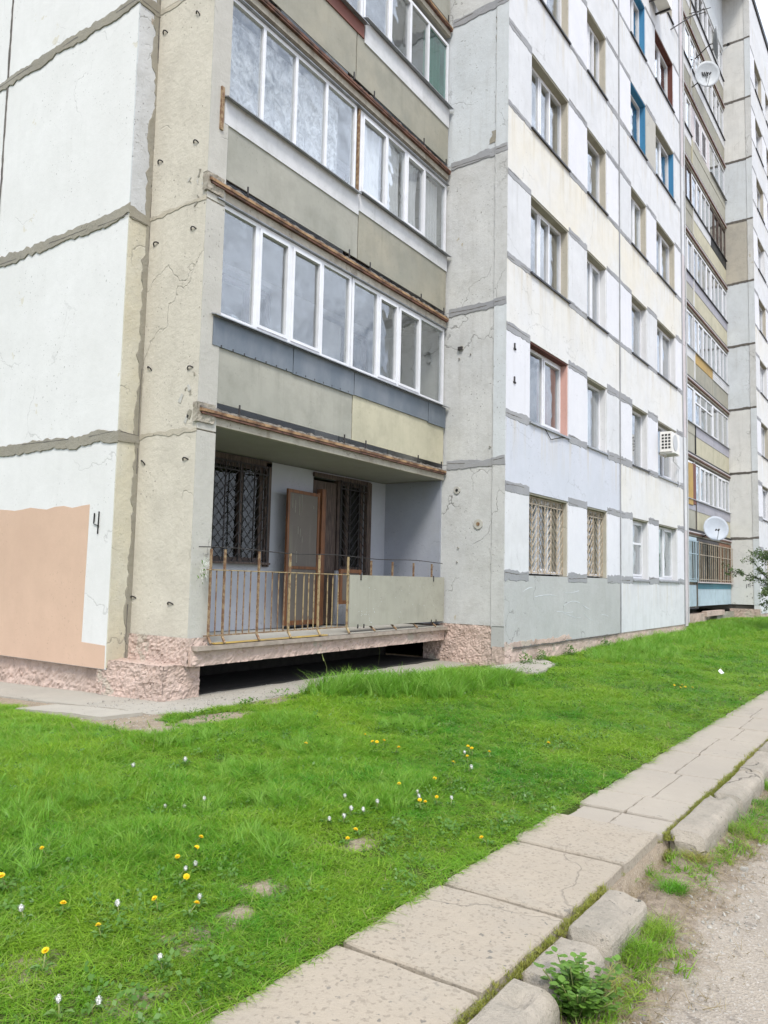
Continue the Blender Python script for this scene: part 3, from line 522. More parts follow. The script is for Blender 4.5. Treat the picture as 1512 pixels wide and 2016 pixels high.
def grille_mb(a, b, c, d, y, xs=None, sp=0.155, t=0.009, top=0.14):
    G = MB(); t2 = t
    for z in (c+.02, d-.02, d-top): G.box(a, b, y-t, y+t, z-t, z+t)
    n = max(2, round((b-a)/0.30)); cols = [a+(b-a)*i/n for i in range(n+1)]
    for q in cols: G.box(q-t, q+t, y-t, y+t, c, d)
    for i in range(n):
        l, r = cols[i], cols[i+1]; up = 1 if i % 2 else -1; hgt = (r-l)*1.05; z = c-hgt
        while z < d-top:
            za_, zb_ = (z, z+hgt) if up > 0 else (z+hgt, z)
            p0, p1 = [l, za_], [r, zb_]
            # clip to frame
            lo, hi = c+.02, d-top
            def clip(p, q):
                if (p[1] < lo and q[1] < lo) or (p[1] > hi and q[1] > hi): return None
                p, q = list(p), list(q)
                for s_, e_ in ((p, q), (q, p)):
                    for lim, sg in ((lo, 1), (hi, -1)):
                        if (s_[1]-lim)*sg < 0:
                            k = (lim-s_[1])/(e_[1]-s_[1]); s_[0] += (e_[0]-s_[0])*k; s_[1] = lim
                return p, q
            r_ = clip(p0, p1)
            if r_ and abs(r_[0][0]-r_[1][0]) > .02: G.bar((r_[0][0], y, r_[0][1]), (r_[1][0], y, r_[1][1]), t*1.3, t*1.3, up=(0, 1, 0))
            z += sp
        # small top row arcs
        for q in range(2): xx = l+(r-l)*(q+.5)/2; G.bar((xx-.05, y, d-top), (xx, y, d-.02), t*1.2, up=(0, 1, 0)); G.bar((xx+.05, y, d-top), (xx, y, d-.02), t*1.2, up=(0, 1, 0))
    return G
spA = {-1: GREYP, 0: LAV, 1: CREAM, 2: YCREAM, 3: WHITE, 4: WHITE, 5: WHITE}; spB = {-1: WHITE, 0: CREAM, 1: CREAM, 2: YCREAM, 3: WHITE, 4: WHITE}
for fac, X0 in ((0, 0.0), (1, 24.0)):
    for n in range(-1, NF):
        z0 = n*FL+HD if n >= 0 else -1.25; z1 = (n+1)*FL if n < NF-1 else TOP
        ma, mb_ = (spA.get(n, WHITE), spB.get(n, WHITE)) if fac == 0 else ((CREAM if n in (1, 2, 3) else WHITE), WHITE)
        pan(X0, X0+6.02, 0, 0.24, z0, z1, ma); pan(X0+6.02, X0+11.74, 0, 0.24, z0, z1, mb_)
        if n >= 0:
            zb = n*FL; zt = zb+HD
            for k, (p, q) in enumerate([(0, .98), (2.82, 3.88), (5.12, 6.02), (6.02, 6.95), (8.25, 9.16), (11.04, 11.74)]):
                mt = WHITEP if (n+k) % 3 else WHITE
                if fac == 0 and n in (2, 3, 4) and k == 0: mt = CHEEKB if n == 4 else WHITE
                if fac == 0 and n == 4 and k == 4: mt = BEIGEG
                pan(X0+p, X0+q, 0, 0.24, zb, zt, mt, 'pier_panel')
                if seen((X0+p, 0, zb), (X0+q, 0, zt)):
                    ww = 0.17 if n < 2 else 0.13 if n < 5 else 0.09
                    if k not in (3,): 
                        qq = q if k != 2 else 6.95
                        for zz, dz in ((zb, -0.02), (zt, 0.02)): Mort((X0+p+0.01*(k > 0), -.0, zz+dz), (X0+qq-0.01, -.0, zz+dz), (0, -1, 0), ww*random.uniform(.85, 1.15), MORT, n*17+k+(zz > zb)*9, jag=0.3, th=0.006)
            pat = {0: (2, 3, 0, 1), 1: (1, 3, 3, 1), 2: (2, 1, 3, 1), 3: (2, 3, 1, 1), 4: (1, 2, 3, 1)}.get(n, (1, 1, 1, 1))
            for wi, (p, q) in enumerate(WIN):
                rv, hm, gr, sl_, fr_ = REVB, HEADP, None, SILL, PVC
                if fac == 0:
                    if (n, wi) == (1, 0): rv, hm = REVP, REVR
                    if (n, wi) in ((4, 2), (4, 3), (5, 2)): rv, hm, sl_ = BLUE, BLUE, SILLD
                    if (n, wi) == (4, 3): hm = HEADP
                    if (n, wi) == (5, 3): rv, hm = REVR, REVR
                    if n == 0 and wi < 2: gr, fr_, sl_ = 1, PVC, None
                    if n in (0, 1) and wi > 1 or (n, wi) in ((2, 1), (1, 1), (2, 2), (2, 3)): rv = REVW; 
                    if n == 0 and wi > 1 or (n, wi) in ((1, 3), (1, 0), (1, 1)): sl_ = SILL
                    elif sl_ is SILL: sl_ = SILLD
                else: sl_ = SILLD; rv = REVW if (n+wi) % 2 else REVB
                window(X0+p, X0+q, zb, n, wi, fac, rv, hm, pat[wi], gr, sl_, fr_)
    if seen((X0+6, 0, 0), (X0+6, 0, 24)): Mort((X0+6.02, -0.006, -1.25), (X0+6.02, -0.006, TOP-0.2), (0, -1, 0), 0.075, MORT, 3+fac, jag=0.25, th=0.008)
    # corner strip
    Mort((X0+11.76, -0.004, -1.25), (X0+11.76, -0.004, TOP-.2), (0, -1, 0), 0.10, MORT, 13+fac, jag=0.25, th=0.010)
    for n in range(-1, NF): pan(X0+11.78, X0+12.1, -0.012, 0.24, max(-1.35, n*FL+HD), min(TOP, (n+1)*FL+HD), SHP if n % 3 else WHITE, 'corner_panel')
    # side walls of the loggia bay, normal -X, plane X0; and +X at X0+12.1
    cz = [-0.88]+[1.93+FL*i for i in range(9)]+[TOP]
    for i in range(len(cz)-1):
        mt = (CHEEK, CHEEK, CHEEK, CHEEKB, CHEEK)[i % 5] if fac == 0 else (FARC, FARC, FARC, CHEEKB, CHEEKB, CHEEKD, CHEEKB, FARC, FARC, FARC)[i]
        pan(X0+0.012, X0+0.25, 0.245, 2.6, cz[i], cz[i+1], mt, 'cheek_panel', 0.004)
        pan(X0+11.85, X0+12.098, 0.245, 2.6, cz[i], cz[i+1], CHEEK, 'cheek_panel', 0.004)
        if i and seen((X0, 0, cz[i]), (X0, 1.2, cz[i])):
            Mort((X0+0.0, 0.245, cz[i]+.015), (X0+0.0, 0.004, cz[i]+0.03), (-1, 0, 0), 0.14 if fac == 0 else 0.08, MORT if fac == 0 else MORTD, 190+i, jag=0.35, th=0.012, wob=.03); Mort((X0+0.012, 1.16 if fac == 0 else 1.12, cz[i]), (X0+0.012, 0.24, cz[i]+0.015), (-1, 0, 0), 0.15 if fac == 0 else 0.10, MORT if fac == 0 else MORTD, 90+i, jag=0.35, th=0.010, wob=.03)
    for i in range(len(cz)-1): box('panel_edge', CHEEKB if (i+fac) % 2 else CHEEK, BL, X0-0.005, X0+0.0055, 0.003, 0.236, cz[i]+.004, cz[i+1]-.004)
    Mort((X0-0.001, 0.236, -0.9), (X0-0.001, 0.236, TOP-.2), (-1, 0, 0), 0.022, CHEEK, 55+fac, jag=1.0, th=0.003)
# details on the near cheek: bolts, holes and peeled spots
for i, (y, z, r) in enumerate([(0.89, 4.04, 0.035), (0.94, 1.47, 0.045), (0.51, 0.86, 0.06), (0.93, 3.85, .012), (0.9, .45, .01), (.7, 3.9, .01), (.92, .2, .01), (.3, 2.2, .012)]):
    MB().tube([(0.012, y, z), (-0.004 if r > .02 else -0.006, y, z)], r*1.5, 9).build('plug_hole', BEIGEG, BL)
    MB().tube([(0.0, y, z), (-0.012, y, z)], r*0.6, 7).build('bolt_hole', RUST if i == 2 else BLACK, BL)
MB().box(-0.03, 0.01, .86, .95, 4.0, 4.06).build('steel_bracket', GRILD, BL)
for i, (y, z, l, w_) in enumerate([(0.15, 7.9, 0.75, .09), (0.19, 9.2, 0.9, .12), (0.28, 7.72, .22, .2), (0.16, -0.55, 0.5, 0.06), (.14, 4.9, .25, .03)]):
    MB().ribbon((0.011, y, z), (0.011, y+0.02, z+l), (-1, 0, 0), w_, jag=0.8, th=0.003, step=.03, seed=i+200).build('peeled_patch', MORTB if i < 3 else EDGEL, BL)
# small clamps beside the first-floor window
for z in (3.95, 3.35): MB().box(0.28, 0.36, -0.02, 0.0, z, z+0.03).box(0.30, 0.33, -0.02, 0.0, z, z+.12).build('steel_bracket', GRILD, BL)
# scratches on the grey bottom panel
for i in range(9):
    x = random.uniform(.3, 5.0); z = random.uniform(-1.05, -0.2); L = random.uniform(.3, 1.0)
    MB().ribbon((x, -0.001, z), (x+L, -0.001, z-0.05*random.uniform(-1, 2)), (0, -1, 0), 0.010, jag=1.0, th=0.002, step=.04, seed=i+300, wob=.16).build('scratch', CHEEKB, BL)
# roof and hidden sides so that no daylight leaks into the rooms
box('roof', MORT, BL, -6.25, 48, -0.02, 14.2, TOP+0.005, TOP+0.20)
box('roof_flashing', BLACK, BL, 23.95, 48, -0.06, 0.0, TOP-0.03, TOP+0.24)
box('rear_wall', WHITE, BL, -6.2, 48, 14.2, 14.4, -1.6, TOP); 
# rooms
I = MB()
for n in range(NF+1):
    z = -0.92+n*FL; I.box(-5.85, 11.8, 2.62, 7.5, z-.2, z); I.box(0.3, 11.8, 0.25, 2.62, z-.2, z); I.box(24.3, 35.8, 0.25, 7.5, z-.2, z); I.box(12.2, 24.2, 2.62, 7.5, z-.2, z)
for x in (-2.8, 0.14, 3.35, 5.95, 8.7, 11.7, 18, 24.1, 27.35, 30, 32.7, 35.7): I.box(x, x+0.12, 2.62, 7.5, -1.5, TOP)
for x in (3.35, 5.95, 8.7, 27.35, 30, 32.7): I.box(x, x+.12, 0.26, 2.62, -1.5, TOP)
I.box(-5.85, 36, 7.5, 7.6, -1.5, TOP); I.build('interior_walls', ROOM, BL)
# ------------------------------------------------------------------ near loggia stack: slightly turned local frame
LA = math.atan2(0.16, 5.9); ca, sa = math.cos(LA), math.sin(LA)
def TL(v):   # local x 0..5.9 from the left cheek, local y outwards negative
    x, y, z = v; return (-5.9+x*ca-y*sa, 1.04+x*sa+y*ca, z)
def LX(X):   # measured X on plane Y=1.05 -> local x
    k = 1.0
    for _ in range(6): Xp = -11.98+(X+11.98)*k; k = (1.04+(Xp+5.9)*0.16/5.9+5.905)/6.955
    return (Xp+5.9)/ca
def lb(name, mat, par, x0, x1, y0, y1, z0, z1, **k): return box(name, mat, par, x0, x1, y0, y1, z0, z1, TL, **k)
XR = 5.88
for n in range(1, 6):
    z = -0.92+FL*n
    if n == 1 or n < 6:
        lb('loggia_slab', SLABC, BL, 0.03, XR, 0.0, 0.06, z-0.22, z-0.055)
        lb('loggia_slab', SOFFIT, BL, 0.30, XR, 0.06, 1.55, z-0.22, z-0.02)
        # ragged edge on top, rusty ledge
        W = MB(TL)
        N_ = 150
        vs = []; fs = []
        for i in range(N_+1):
            x = 0.0+XR*i/N_; h = 0.018+0.03*max(0, mn.noise(Vector((x*9, n, 0)))+.3); y = -0.035+0.02*mn.noise(Vector((x*11, n, 5)))
            vs += [(x, y, z-0.055), (x, y+.01, z-0.055+h), (x, 0.12, z-0.05+h*.6)]
        for i in range(N_): a = i*3; fs += [(a, a+3, a+4, a+1), (a+1, a+4, a+5, a+2)]
        W.add(vs, fs).build('crumbling_screed', DEBR, BL)
        led = RUSTD if n == 3 else RUSTW
        lb('rusty_ledge', led, BL, 0.0 if n < 3 else 0.02, XR, -0.052, 0.0, z-0.095, z-0.060)
        lb('rusty_ledge', RUSTD, BL, 0.02, XR, -0.045, 0.0, z-0.125, z-0.10)
        for x in (0.62, 2.80, 3.35, 4.9, 5.7): lb('steel_lug', GRILD, BL, x, x+0.018, -0.05, -0.035, z-0.03, z+0.09)
def sheet(x0, x1, z0, z1, mat, y=0.012, th=0.012, name='parapet_sheet'):
    return lb(name, mat, BL, x0, x1, y, y+th, z0, z1)
def glazing(x0, x1, z0, z1, mulls, sashes=(), y=0.02, frame=PVC, glass=None, T=TL, par=BL, fw=0.055, sill=True, wid=0.05, top=None):
    glass = glass or {}
    W = MB(T); d = 0.07
    W.box(x0, x0+fw, y, y+d, z0, z1).box(x1-fw, x1, y, y+d, z0, z1).box(x0+fw, x1-fw, y, y+d, z0, z0+fw).box(x0+fw, x1-fw, y, y+d, z1-fw, z1)
    for q in mulls: W.box(q-wid/2, q+wid/2, y+.002, y+d-.002, z0+fw, z1-fw)
    if top: W.box(x0+fw, x1-fw, y+.004, y+d-.004, top-.03, top+.03)
    G = W.build('loggia_glazing', frame, par)
    ed = [x0+fw]+[v for q in mulls for v in (q-wid/2, q+wid/2)]+[x1-fw]
    for k in range(0, len(ed), 2):
        s0, s1 = ed[k], ed[k+1]; c, dd = z0+fw, z1-fw
        if k//2 in sashes:
            sw = 0.04; MB(T).box(s0, s0+sw, y-0.014, y+.05, c, dd).box(s1-sw, s1, y-0.014, y+.05, c, dd).box(s0+sw, s1-sw, y-.014, y+.05, c, c+sw).box(s0+sw, s1-sw, y-.014, y+.05, dd-sw, dd).build('sash', frame, G)
            s0 += sw; s1 -= sw; c += sw; dd -= sw
        box('pane', glass.get(k//2, GL), G, s0-.004, s1+.004, y+.03, y+.036, c-.004, dd+.004, T)
    if sill: MB(T).add([(x0-.03, y-0.11, z0-0.022), (x1+.03, y-0.11, z0-0.022), (x1+.03, y, z0+0.012), (x0-.03, y, z0+0.012), (x0-.03, y-0.11, z0-0.035), (x1+.03, y-0.11, z0-0.035), (x1+.03, y, z0-.002), (x0-.03, y, z0-.002)], [(0, 1, 2, 3), (4, 5, 1, 0), (7, 6, 5, 4), (4, 0, 3, 7), (5, 6, 2, 1)]).build('sill', SILL if frame is PVC else SILLD, G)
    return G
lx = LX
# 1st upper storey (n=1)
sheet(0.20, lx(-2.95), 1.94, 2.66, SH1); sheet(lx(-2.93), XR-.02, 1.94, 2.66, SH2)
lb('parapet_sheet', GALV, BL, 0.17, lx(-4.3), -0.012, 0.010, 2.62, 2.97); lb('parapet_sheet', GALV, BL, lx(-4.29), lx(-2.95), -0.016, 0.006, 2.61, 2.975); lb('parapet_sheet', GALV, BL, lx(-2.93), lx(-.85), -0.012, .010, 2.62, 2.97); lb('parapet_sheet', GALV, BL, lx(-.84), XR-.0, -0.016, .006, 2.60, 2.97)
for i in range(14): lb('rivet', GRILD, BL, 0.3+i*0.2, 0.315+i*.2, -0.018, -0.011, 2.62, 2.645)
glazing(0.17, lx(-3.02), 3.0, 4.42, [lx(q) for q in (-5.01, -4.37, -3.70)], (1, 2), wid=0.07); glazing(lx(-3.0), XR-.03, 3.0, 4.42, [lx(q) for q in (-2.33, -1.76, -1.09)], (1, 2), wid=0.06)
lb('drip_flashing', SILL, BL, 0.15, XR, -0.03, 0.03, 4.425, 4.435)
# 2nd (n=2)
sheet(0.22, lx(-2.92), 4.74, 5.44, SH1); sheet(lx(-2.90), XR-.02, 4.74, 5.52, SH3); lb('parapet_sheet', SHW, BL, 0.22, lx(-2.93), -0.006, 0.011, 5.42, 5.74); lb('parapet_sheet', SHW, BL, lx(-2.92), XR-.02, -0.006, 0.011, 5.50, 5.78)
lb('rusty_post', RUST, BL, 0.14, 0.19, -0.02, 0.03, 5.3, 5.85); lb('rusty_post', RUST, BL, lx(-2.965), lx(-2.935), -0.0, 0.04, 5.78, 7.12)
glazing(0.22, lx(-3.0), 5.75, 7.14, [lx(q) for q in (-5.01, -4.37, -3.71)], (), wid=0.055); glazing(lx(-2.90), XR-.03, 5.80, 7.14, [lx(q) for q in (-2.17, -1.63, -1.03)], (0, 2), wid=0.055)
lb('drip_flashing', SILL, BL, 0.15, XR, -0.03, 0.03, 7.145, 7.155)
# 3rd (n=3)
sheet(0.22, lx(-3.07), 7.55, 8.32, SH3); sheet(lx(-3.05), XR-.02, 7.55, 8.32, SH3)
lb('parapet_sheet', SHR, BL, 0.22, lx(-2.9), -0.008, 0.011, 8.3, 8.52); lb('parapet_sheet', SHW, BL, lx(-2.88), XR-.02, -0.008, 0.011, 8.25, 8.62)
glazing(0.22, lx(-2.92), 8.54, 9.9, [lx(q) for q in (-5.0, -4.3, -3.6)], ()); glazing(lx(-2.90), XR-.03, 8.64, 9.9, [lx(q) for q in (-2.2, -1.55, -0.98)], (1,), glass={3: GLG})
for n in (4, 5): sheet(0.22, XR-.02, -0.92+FL*n+.06, -0.92+FL*n+.8, SH1); glazing(0.22, XR-.03, -0.92+FL*n+1.15, -0.92+FL*n+2.5, [1.5, 2.9, 4.4])
box('loggia_fill', CHEEKB, BL, -5.6, 0, 1.3, 1.4, 16.0, TOP)
# inner back wall of the ground-floor loggia (plane Y=2.47), right inner cheek paint, back walls above
BY = 2.47
def backwall(z0, z1, mat, win=True):
    zb = z0+.0
    for (a, b, c, d) in ((-5.61, -4.42, z0, z1), (-3.27, -2.12, z0, z1), (-0.67, 0.0, z0, z1), (-4.42, -3.27, z0+1.0, z0+1.0)):
        if d-c > .1: box('back_wall_panel', mat, BL, a, b, BY, BY+0.14, c, d)
    zz = z0+0.92
    box('back_wall_panel', mat, BL, -4.42, -3.27, BY, BY+.14, z0, zz+.08); box('back_wall_panel', mat, BL, -4.42, -3.27, BY, BY+.14, zz+1.58, z1)
    box('back_wall_panel', mat, BL, -2.12, -0.67, BY, BY+.14, zz+1.56, z1); box('back_wall_panel', mat, BL, -1.45, -0.67, BY, BY+.14, z0, zz-.0)
backwall(-0.92, 1.65, INNER)
for n in (1, 2, 3, 4): backwall(-0.92+FL*n, -0.92+FL*n+2.58, INNER)
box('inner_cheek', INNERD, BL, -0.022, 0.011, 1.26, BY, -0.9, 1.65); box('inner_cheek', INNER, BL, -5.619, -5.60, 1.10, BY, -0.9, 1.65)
def oldwin(x0, x1, z0, z1, mulls, grl=True, par=BL):
    W = MB(); y = 2.50; fw = 0.07
    W.box(x0, x0+fw, y, y+.08, z0, z1).box(x1-fw, x1, y, y+.08, z0, z1).box(x0+fw, x1-fw, y, y+.08, z0, z0+fw).box(x0+fw, x1-fw, y, y+.08, z1-fw, z1)
    for q in mulls: W.box(q-.035, q+.035, y-.01, y+.07, z0+fw, z1-fw)
    o = W.build('window', WOODD, par); ed = [x0+fw]+[v for q in mulls for v in (q-.035, q+.035)]+[x1-fw]
    for k in range(0, len(ed), 2): box('pane', GLD if z0 < 1 else GL, o, ed[k]-.003, ed[k+1]+.003, y+.03, y+.035, z0+fw, z1-fw)
    if grl: grille_mb(x0-.02, x1+.02, z0-.02, z1, y-.09, t=0.008).build('grille', GRILD, o)
    return o
oldwin(-4.42, -3.27, 0.08, 1.56, [-3.75]); oldwin(-1.42, -0.67, 0.0, 1.56, [-1.15]); 
for n in (1, 2, 3): oldwin(-4.42, -3.27, 0.08+FL*n, 1.5+FL*n, [-3.75], False); oldwin(-1.42, -0.67, 0.0+FL*n, 1.5+FL*n, [-1.1], False); box('back_door', PVC, BL, -2.1, -1.46, 2.5, 2.56, -.9+FL*n, 1.5+FL*n)
box('window_surround', WOODD, BL, -3.28, -3.16, 2.43, 2.47, 0.02, 1.62); box('window_surround', WOODD, BL, -4.5, -3.16, 2.43, 2.466, 1.56, 1.64); box('sill', WOODD, BL, -4.5, -3.2, 2.36, 2.47, 0.05, 0.08)
box('window_surround', WOODD, BL, -0.68, -0.55, 2.40, 2.47, -0.10, 1.60); box('door_leaf', WOODD, BL, -2.08, -1.46, 2.50, 2.55, -0.9, 1.50); box('window_surround', WOODD, BL, -2.14, -0.55, 2.42, 2.466, 1.55, 1.62)
box('wooden_shutter', WOODD, BL, -5.58, -5.5, 1.9, 2.46, -0.66, 1.5); box('sill', WOODD, BL, -5.6, -4.5, 2.25, 2.46, -.72, -.66)
grille_mb(-5.6, -4.62, -0.62, 1.5, 2.33, t=0.008).build('grille', GRILD, BL)
box('wooden_shutter', WOODD, BL, -5.60, -4.56, 2.38, 2.465, -0.62, 1.52)
# open screen door: frame with netting, hinged right, swung outwards
DR = MB(); 
def dooraxes(x0, y0, x1, y1):
    L = math.hypot(x1-x0, y1-y0); return (lambda u, v, z: (x0+(x1-x0)*u/L-(y1-y0)*v/L, y0+(y1-y0)*u/L+(x1-x0)*v/L, z)), L
Td, Ld = dooraxes(-3.02, 2.20, -2.13, 2.30)
Df = MB(lambda p: Td(*p)); s_ = 0.055
Df.box(0, s_, 0, .035, -.87, 1.24).box(Ld-s_, Ld, 0, .035, -.87, 1.26).box(s_, Ld-s_, 0, .035, 1.19, 1.24).box(s_, Ld-s_, 0, .035, 0.0, 0.045).box(s_, Ld-s_, 0, .035, -.87, -.80)
door = Df.build('screen_door', WOODB, BL, label='open brown screen door with grey netting')
NET = plaster('grey_netting', (0.165, 0.145, 0.125), (0.14, 0.125, 0.11), grime=(0.32, 0.30, 0.22), streak=0.6, speck=0.2, crack=0, bump=0.05)
MB(lambda p: Td(*p)).box(s_, Ld-s_, .012, .018, 0.045, 1.19).build('netting', NET, door); MB(lambda p: Td(*p)).box(s_, Ld-s_, .012, .018, -.80, 0.0).build('netting', NET, door)
for (u, z, l) in ((.13, .95, .22), (.21, .88, .2), (.32, .85, .3), (.38, .9, .28), (.30, .55, .12), (.36, .5, .14), (.42, .42, .1), (.72, .98, .05), (.28, .1, .18)):
    MB(lambda p: Td(*p)).box(u, u+.006, .006, .011, z, z+l).build('drip_mark', SH4, door)
box('door_post', WOODB, BL, -2.10, -2.0, 2.28, 2.40, -.9, 1.33)
W2 = MB(); W2.box(-1.92, -1.86, 2.0, 2.04, -.55, 0.02).box(-1.40, -1.34, 2.0, 2.04, -.55, .02).box(-1.86, -1.40, 2.0, 2.04, -.04, .02).box(-1.86, -1.40, 2.0, 2.04, -.55, -.49)
sc2 = W2.build('window_screen', WOODB, BL); box('netting', NET, sc2, -1.86, -1.40, 2.015, 2.02, -.49, -.04)
# ground floor loggia slab, ledge, pink beam
lb('loggia_slab', BEIGEG, BL, 0.3, XR, -0.02, 1.45, -1.02, -0.93); lb('floor_strip', YSTRIP, BL, 0.32, lx(-3.5), -0.10, -0.02, -0.925, -0.912); lb('floor_strip', APRON, BL, lx(-3.48), XR-.1, -0.10, -0.02, -0.93, -0.914)
lb('ledge_board', LEDGE, BL, 0.02, XR, -0.13, -0.02, -0.985, -0.935)
mbb = MB(TL); rough_patch(mbb, (0.0, -0.06, -1.165), (XR, 0, 0), (0, 0, .185), 170, 7, (0, -1, 0), 0.04, seed=9, edge=0.9); mbb.box(0.0, XR, -0.055, 0.12, -1.16, -0.985)
nv = len(mbb.v)
mbb.build('plinth_beam', PINK, BL)
# railing of the ground-floor loggia
RL = MB(TL).bar((0.14, -0.055, -0.06), (lx(-3.0), -0.055, -0.075), 0.03, 0.012).build('balcony_railing', RUSTY, BL)
lb('rail', RUST, RL, 0.18, lx(-2.98), -0.06, -0.04, -0.835, -0.82)
for X in (-5.65, -5.43, -4.85, -4.27, -3.67, -3.02):
    x = lx(X); MB(TL).bar((x, -0.05, -0.84), (x, -0.05, 0.185), 0.027, 0.02).bar((x, -0.05, -0.84), (x-.02, -0.12, -0.915), 0.027, 0.02).build('post', RUSTY if X in (-4.27, -3.67, -3.02) else RUST, RL)
for X in (-2.38, -1.81, -1.2, -0.63):
    x = lx(X); MB(TL).bar((x, -0.0, -0.84), (x, -0.0, 0.15), 0.027, 0.02).bar((x, -0.0, -0.84), (x-.02, -0.11, -0.912), 0.027, 0.02).build('post', RUST, RL)
for X in (-5.55, -5.32, -5.21, -5.1, -4.99, -4.72, -4.6, -4.48, -4.37, -4.14, -3.99, -3.88, -3.77, -3.48, -3.37, -3.24):
    x = lx(X); MB(TL).bar((x, -0.052, -0.83), (x+random.uniform(-.006, .006), -0.052, -0.07), 0.012).build('bar', RUSTY if X > -4.2 else RUST, RL)
MB(TL).tube([(0.05+(XR-.15)*t, -0.05-.01*math.sin(t*9), 0.20-0.02*t+0.012*math.sin(t*17)-0.03*(t > .02)*0) for t in np.linspace(0, 1, 26)], 0.006, 4).build('wire', GRILD, RL)
sheet(lx(-3.0), XR-.06, -0.835, -0.075, SH4, y=-0.075, th=0.012)
for X in (-2.75, -.7): lb('steel_lug', GRILD, BL, lx(X), lx(X)+.02, -0.085, -0.07, -.15, -.055)
for X in (-2.8, -2.65, -.75, -.6): lb('steel_lug', GRILD, BL, lx(X), lx(X)+.02, -0.085, -0.07, -.86, -.80)
for i in range(46):
    x = lx(random.uniform(-2.9, -.6)); z = random.uniform(-.8, -.12); s_ = random.uniform(.004, .012)
    if i < 18: x = lx(random.gauss(-2.5, .15)); z = random.gauss(-.68, .07)
    lb('paint_spot', WHITE, BL, x, x+s_, -0.0775, -0.075, z, z+s_)
# plinth pieces
rough_block('plinth_block', PINK, BL, -6.19, -5.66, 1.10, 2.3, -1.56, -1.15, 0.026, 0.016, '-x-y+z+x', seed=1)
rough_block('plinth_block', PINK, BL, -6.12, -5.8, 2.3, 9.0, -1.90, -1.27, 0.030, 0.03, '-x', seed=2)
rough_block('plinth_block', PINK, BL, -5.925, -5.64, 1.02, 2.12, -1.16, -0.845, 0.03, 0.022, '-x-y', seed=4)
rough_block('plinth_block', PINK, BL, 0.02, 0.4, 0.20, 1.6, -1.62, -0.87, 0.026, 0.018, '-x', seed=5)
rough_block('plinth_block', PINK, BL, 0.0, 0.3, -0.02, 0.22, -1.62, -1.22, 0.02, 0.03, '-x-y', seed=6)
rough_block('plinth_block', PINK, BL, 0.3, 12.0, 0.02, 0.3, -1.75, -1.24, 0.022, 0.05, '-y', seed=7)
MB().ribbon((0.02, -0.002, -1.262), (5.9, -0.002, -1.262), (0, -1, 0), 0.03, jag=.6, th=.004, seed=9).build('mortar_joint', MORTD, BL)
MB().ribbon((0.02, -0.0025, -1.20), (3.0, -0.0025, -1.21), (0, -1, 0), 0.09, jag=.9, th=.003, seed=19).build('pink_smear', PINK, BL)
box('cellar_wall', MATS['soil_and_void_shade'], BL, -5.60, 0.05, 2.44, 2.6, -1.7, -0.95); box('loggia_slab', MATS['soil_and_void_shade'], BL, -5.6, 0.0, 1.2, 2.44, -1.045, -1.03)  # shade of the void painted onto back wall and slab underside
rough_block('plinth_block', PINK, BL, 24.0, 24.3, 0.0, 1.2, -1.75, -1.05, 0.03, 0.06, '-x-y', seed=10)
rough_block('plinth_block', PINK, BL, 24.2, 36, 0.02, 0.3, -1.75, -1.26, 0.03, 0.12, '-y', seed=11)
rough_block('plinth_block', PINK, BL, 12.15, 18.9, 1.0, 1.5, -1.75, -1.12, 0.03, 0.07, '-y+x', seed=12)
rough_block('plinth_block', MORTB, BL, 20.6, 23.9, 1.0, 1.5, -1.75, -1.15, 0.03, 0.07, '-y-x', seed=13)
box('plinth_beam', PINK, BL, 18.6, 21.6, 0.92, 1.1, -1.25, -1.06)
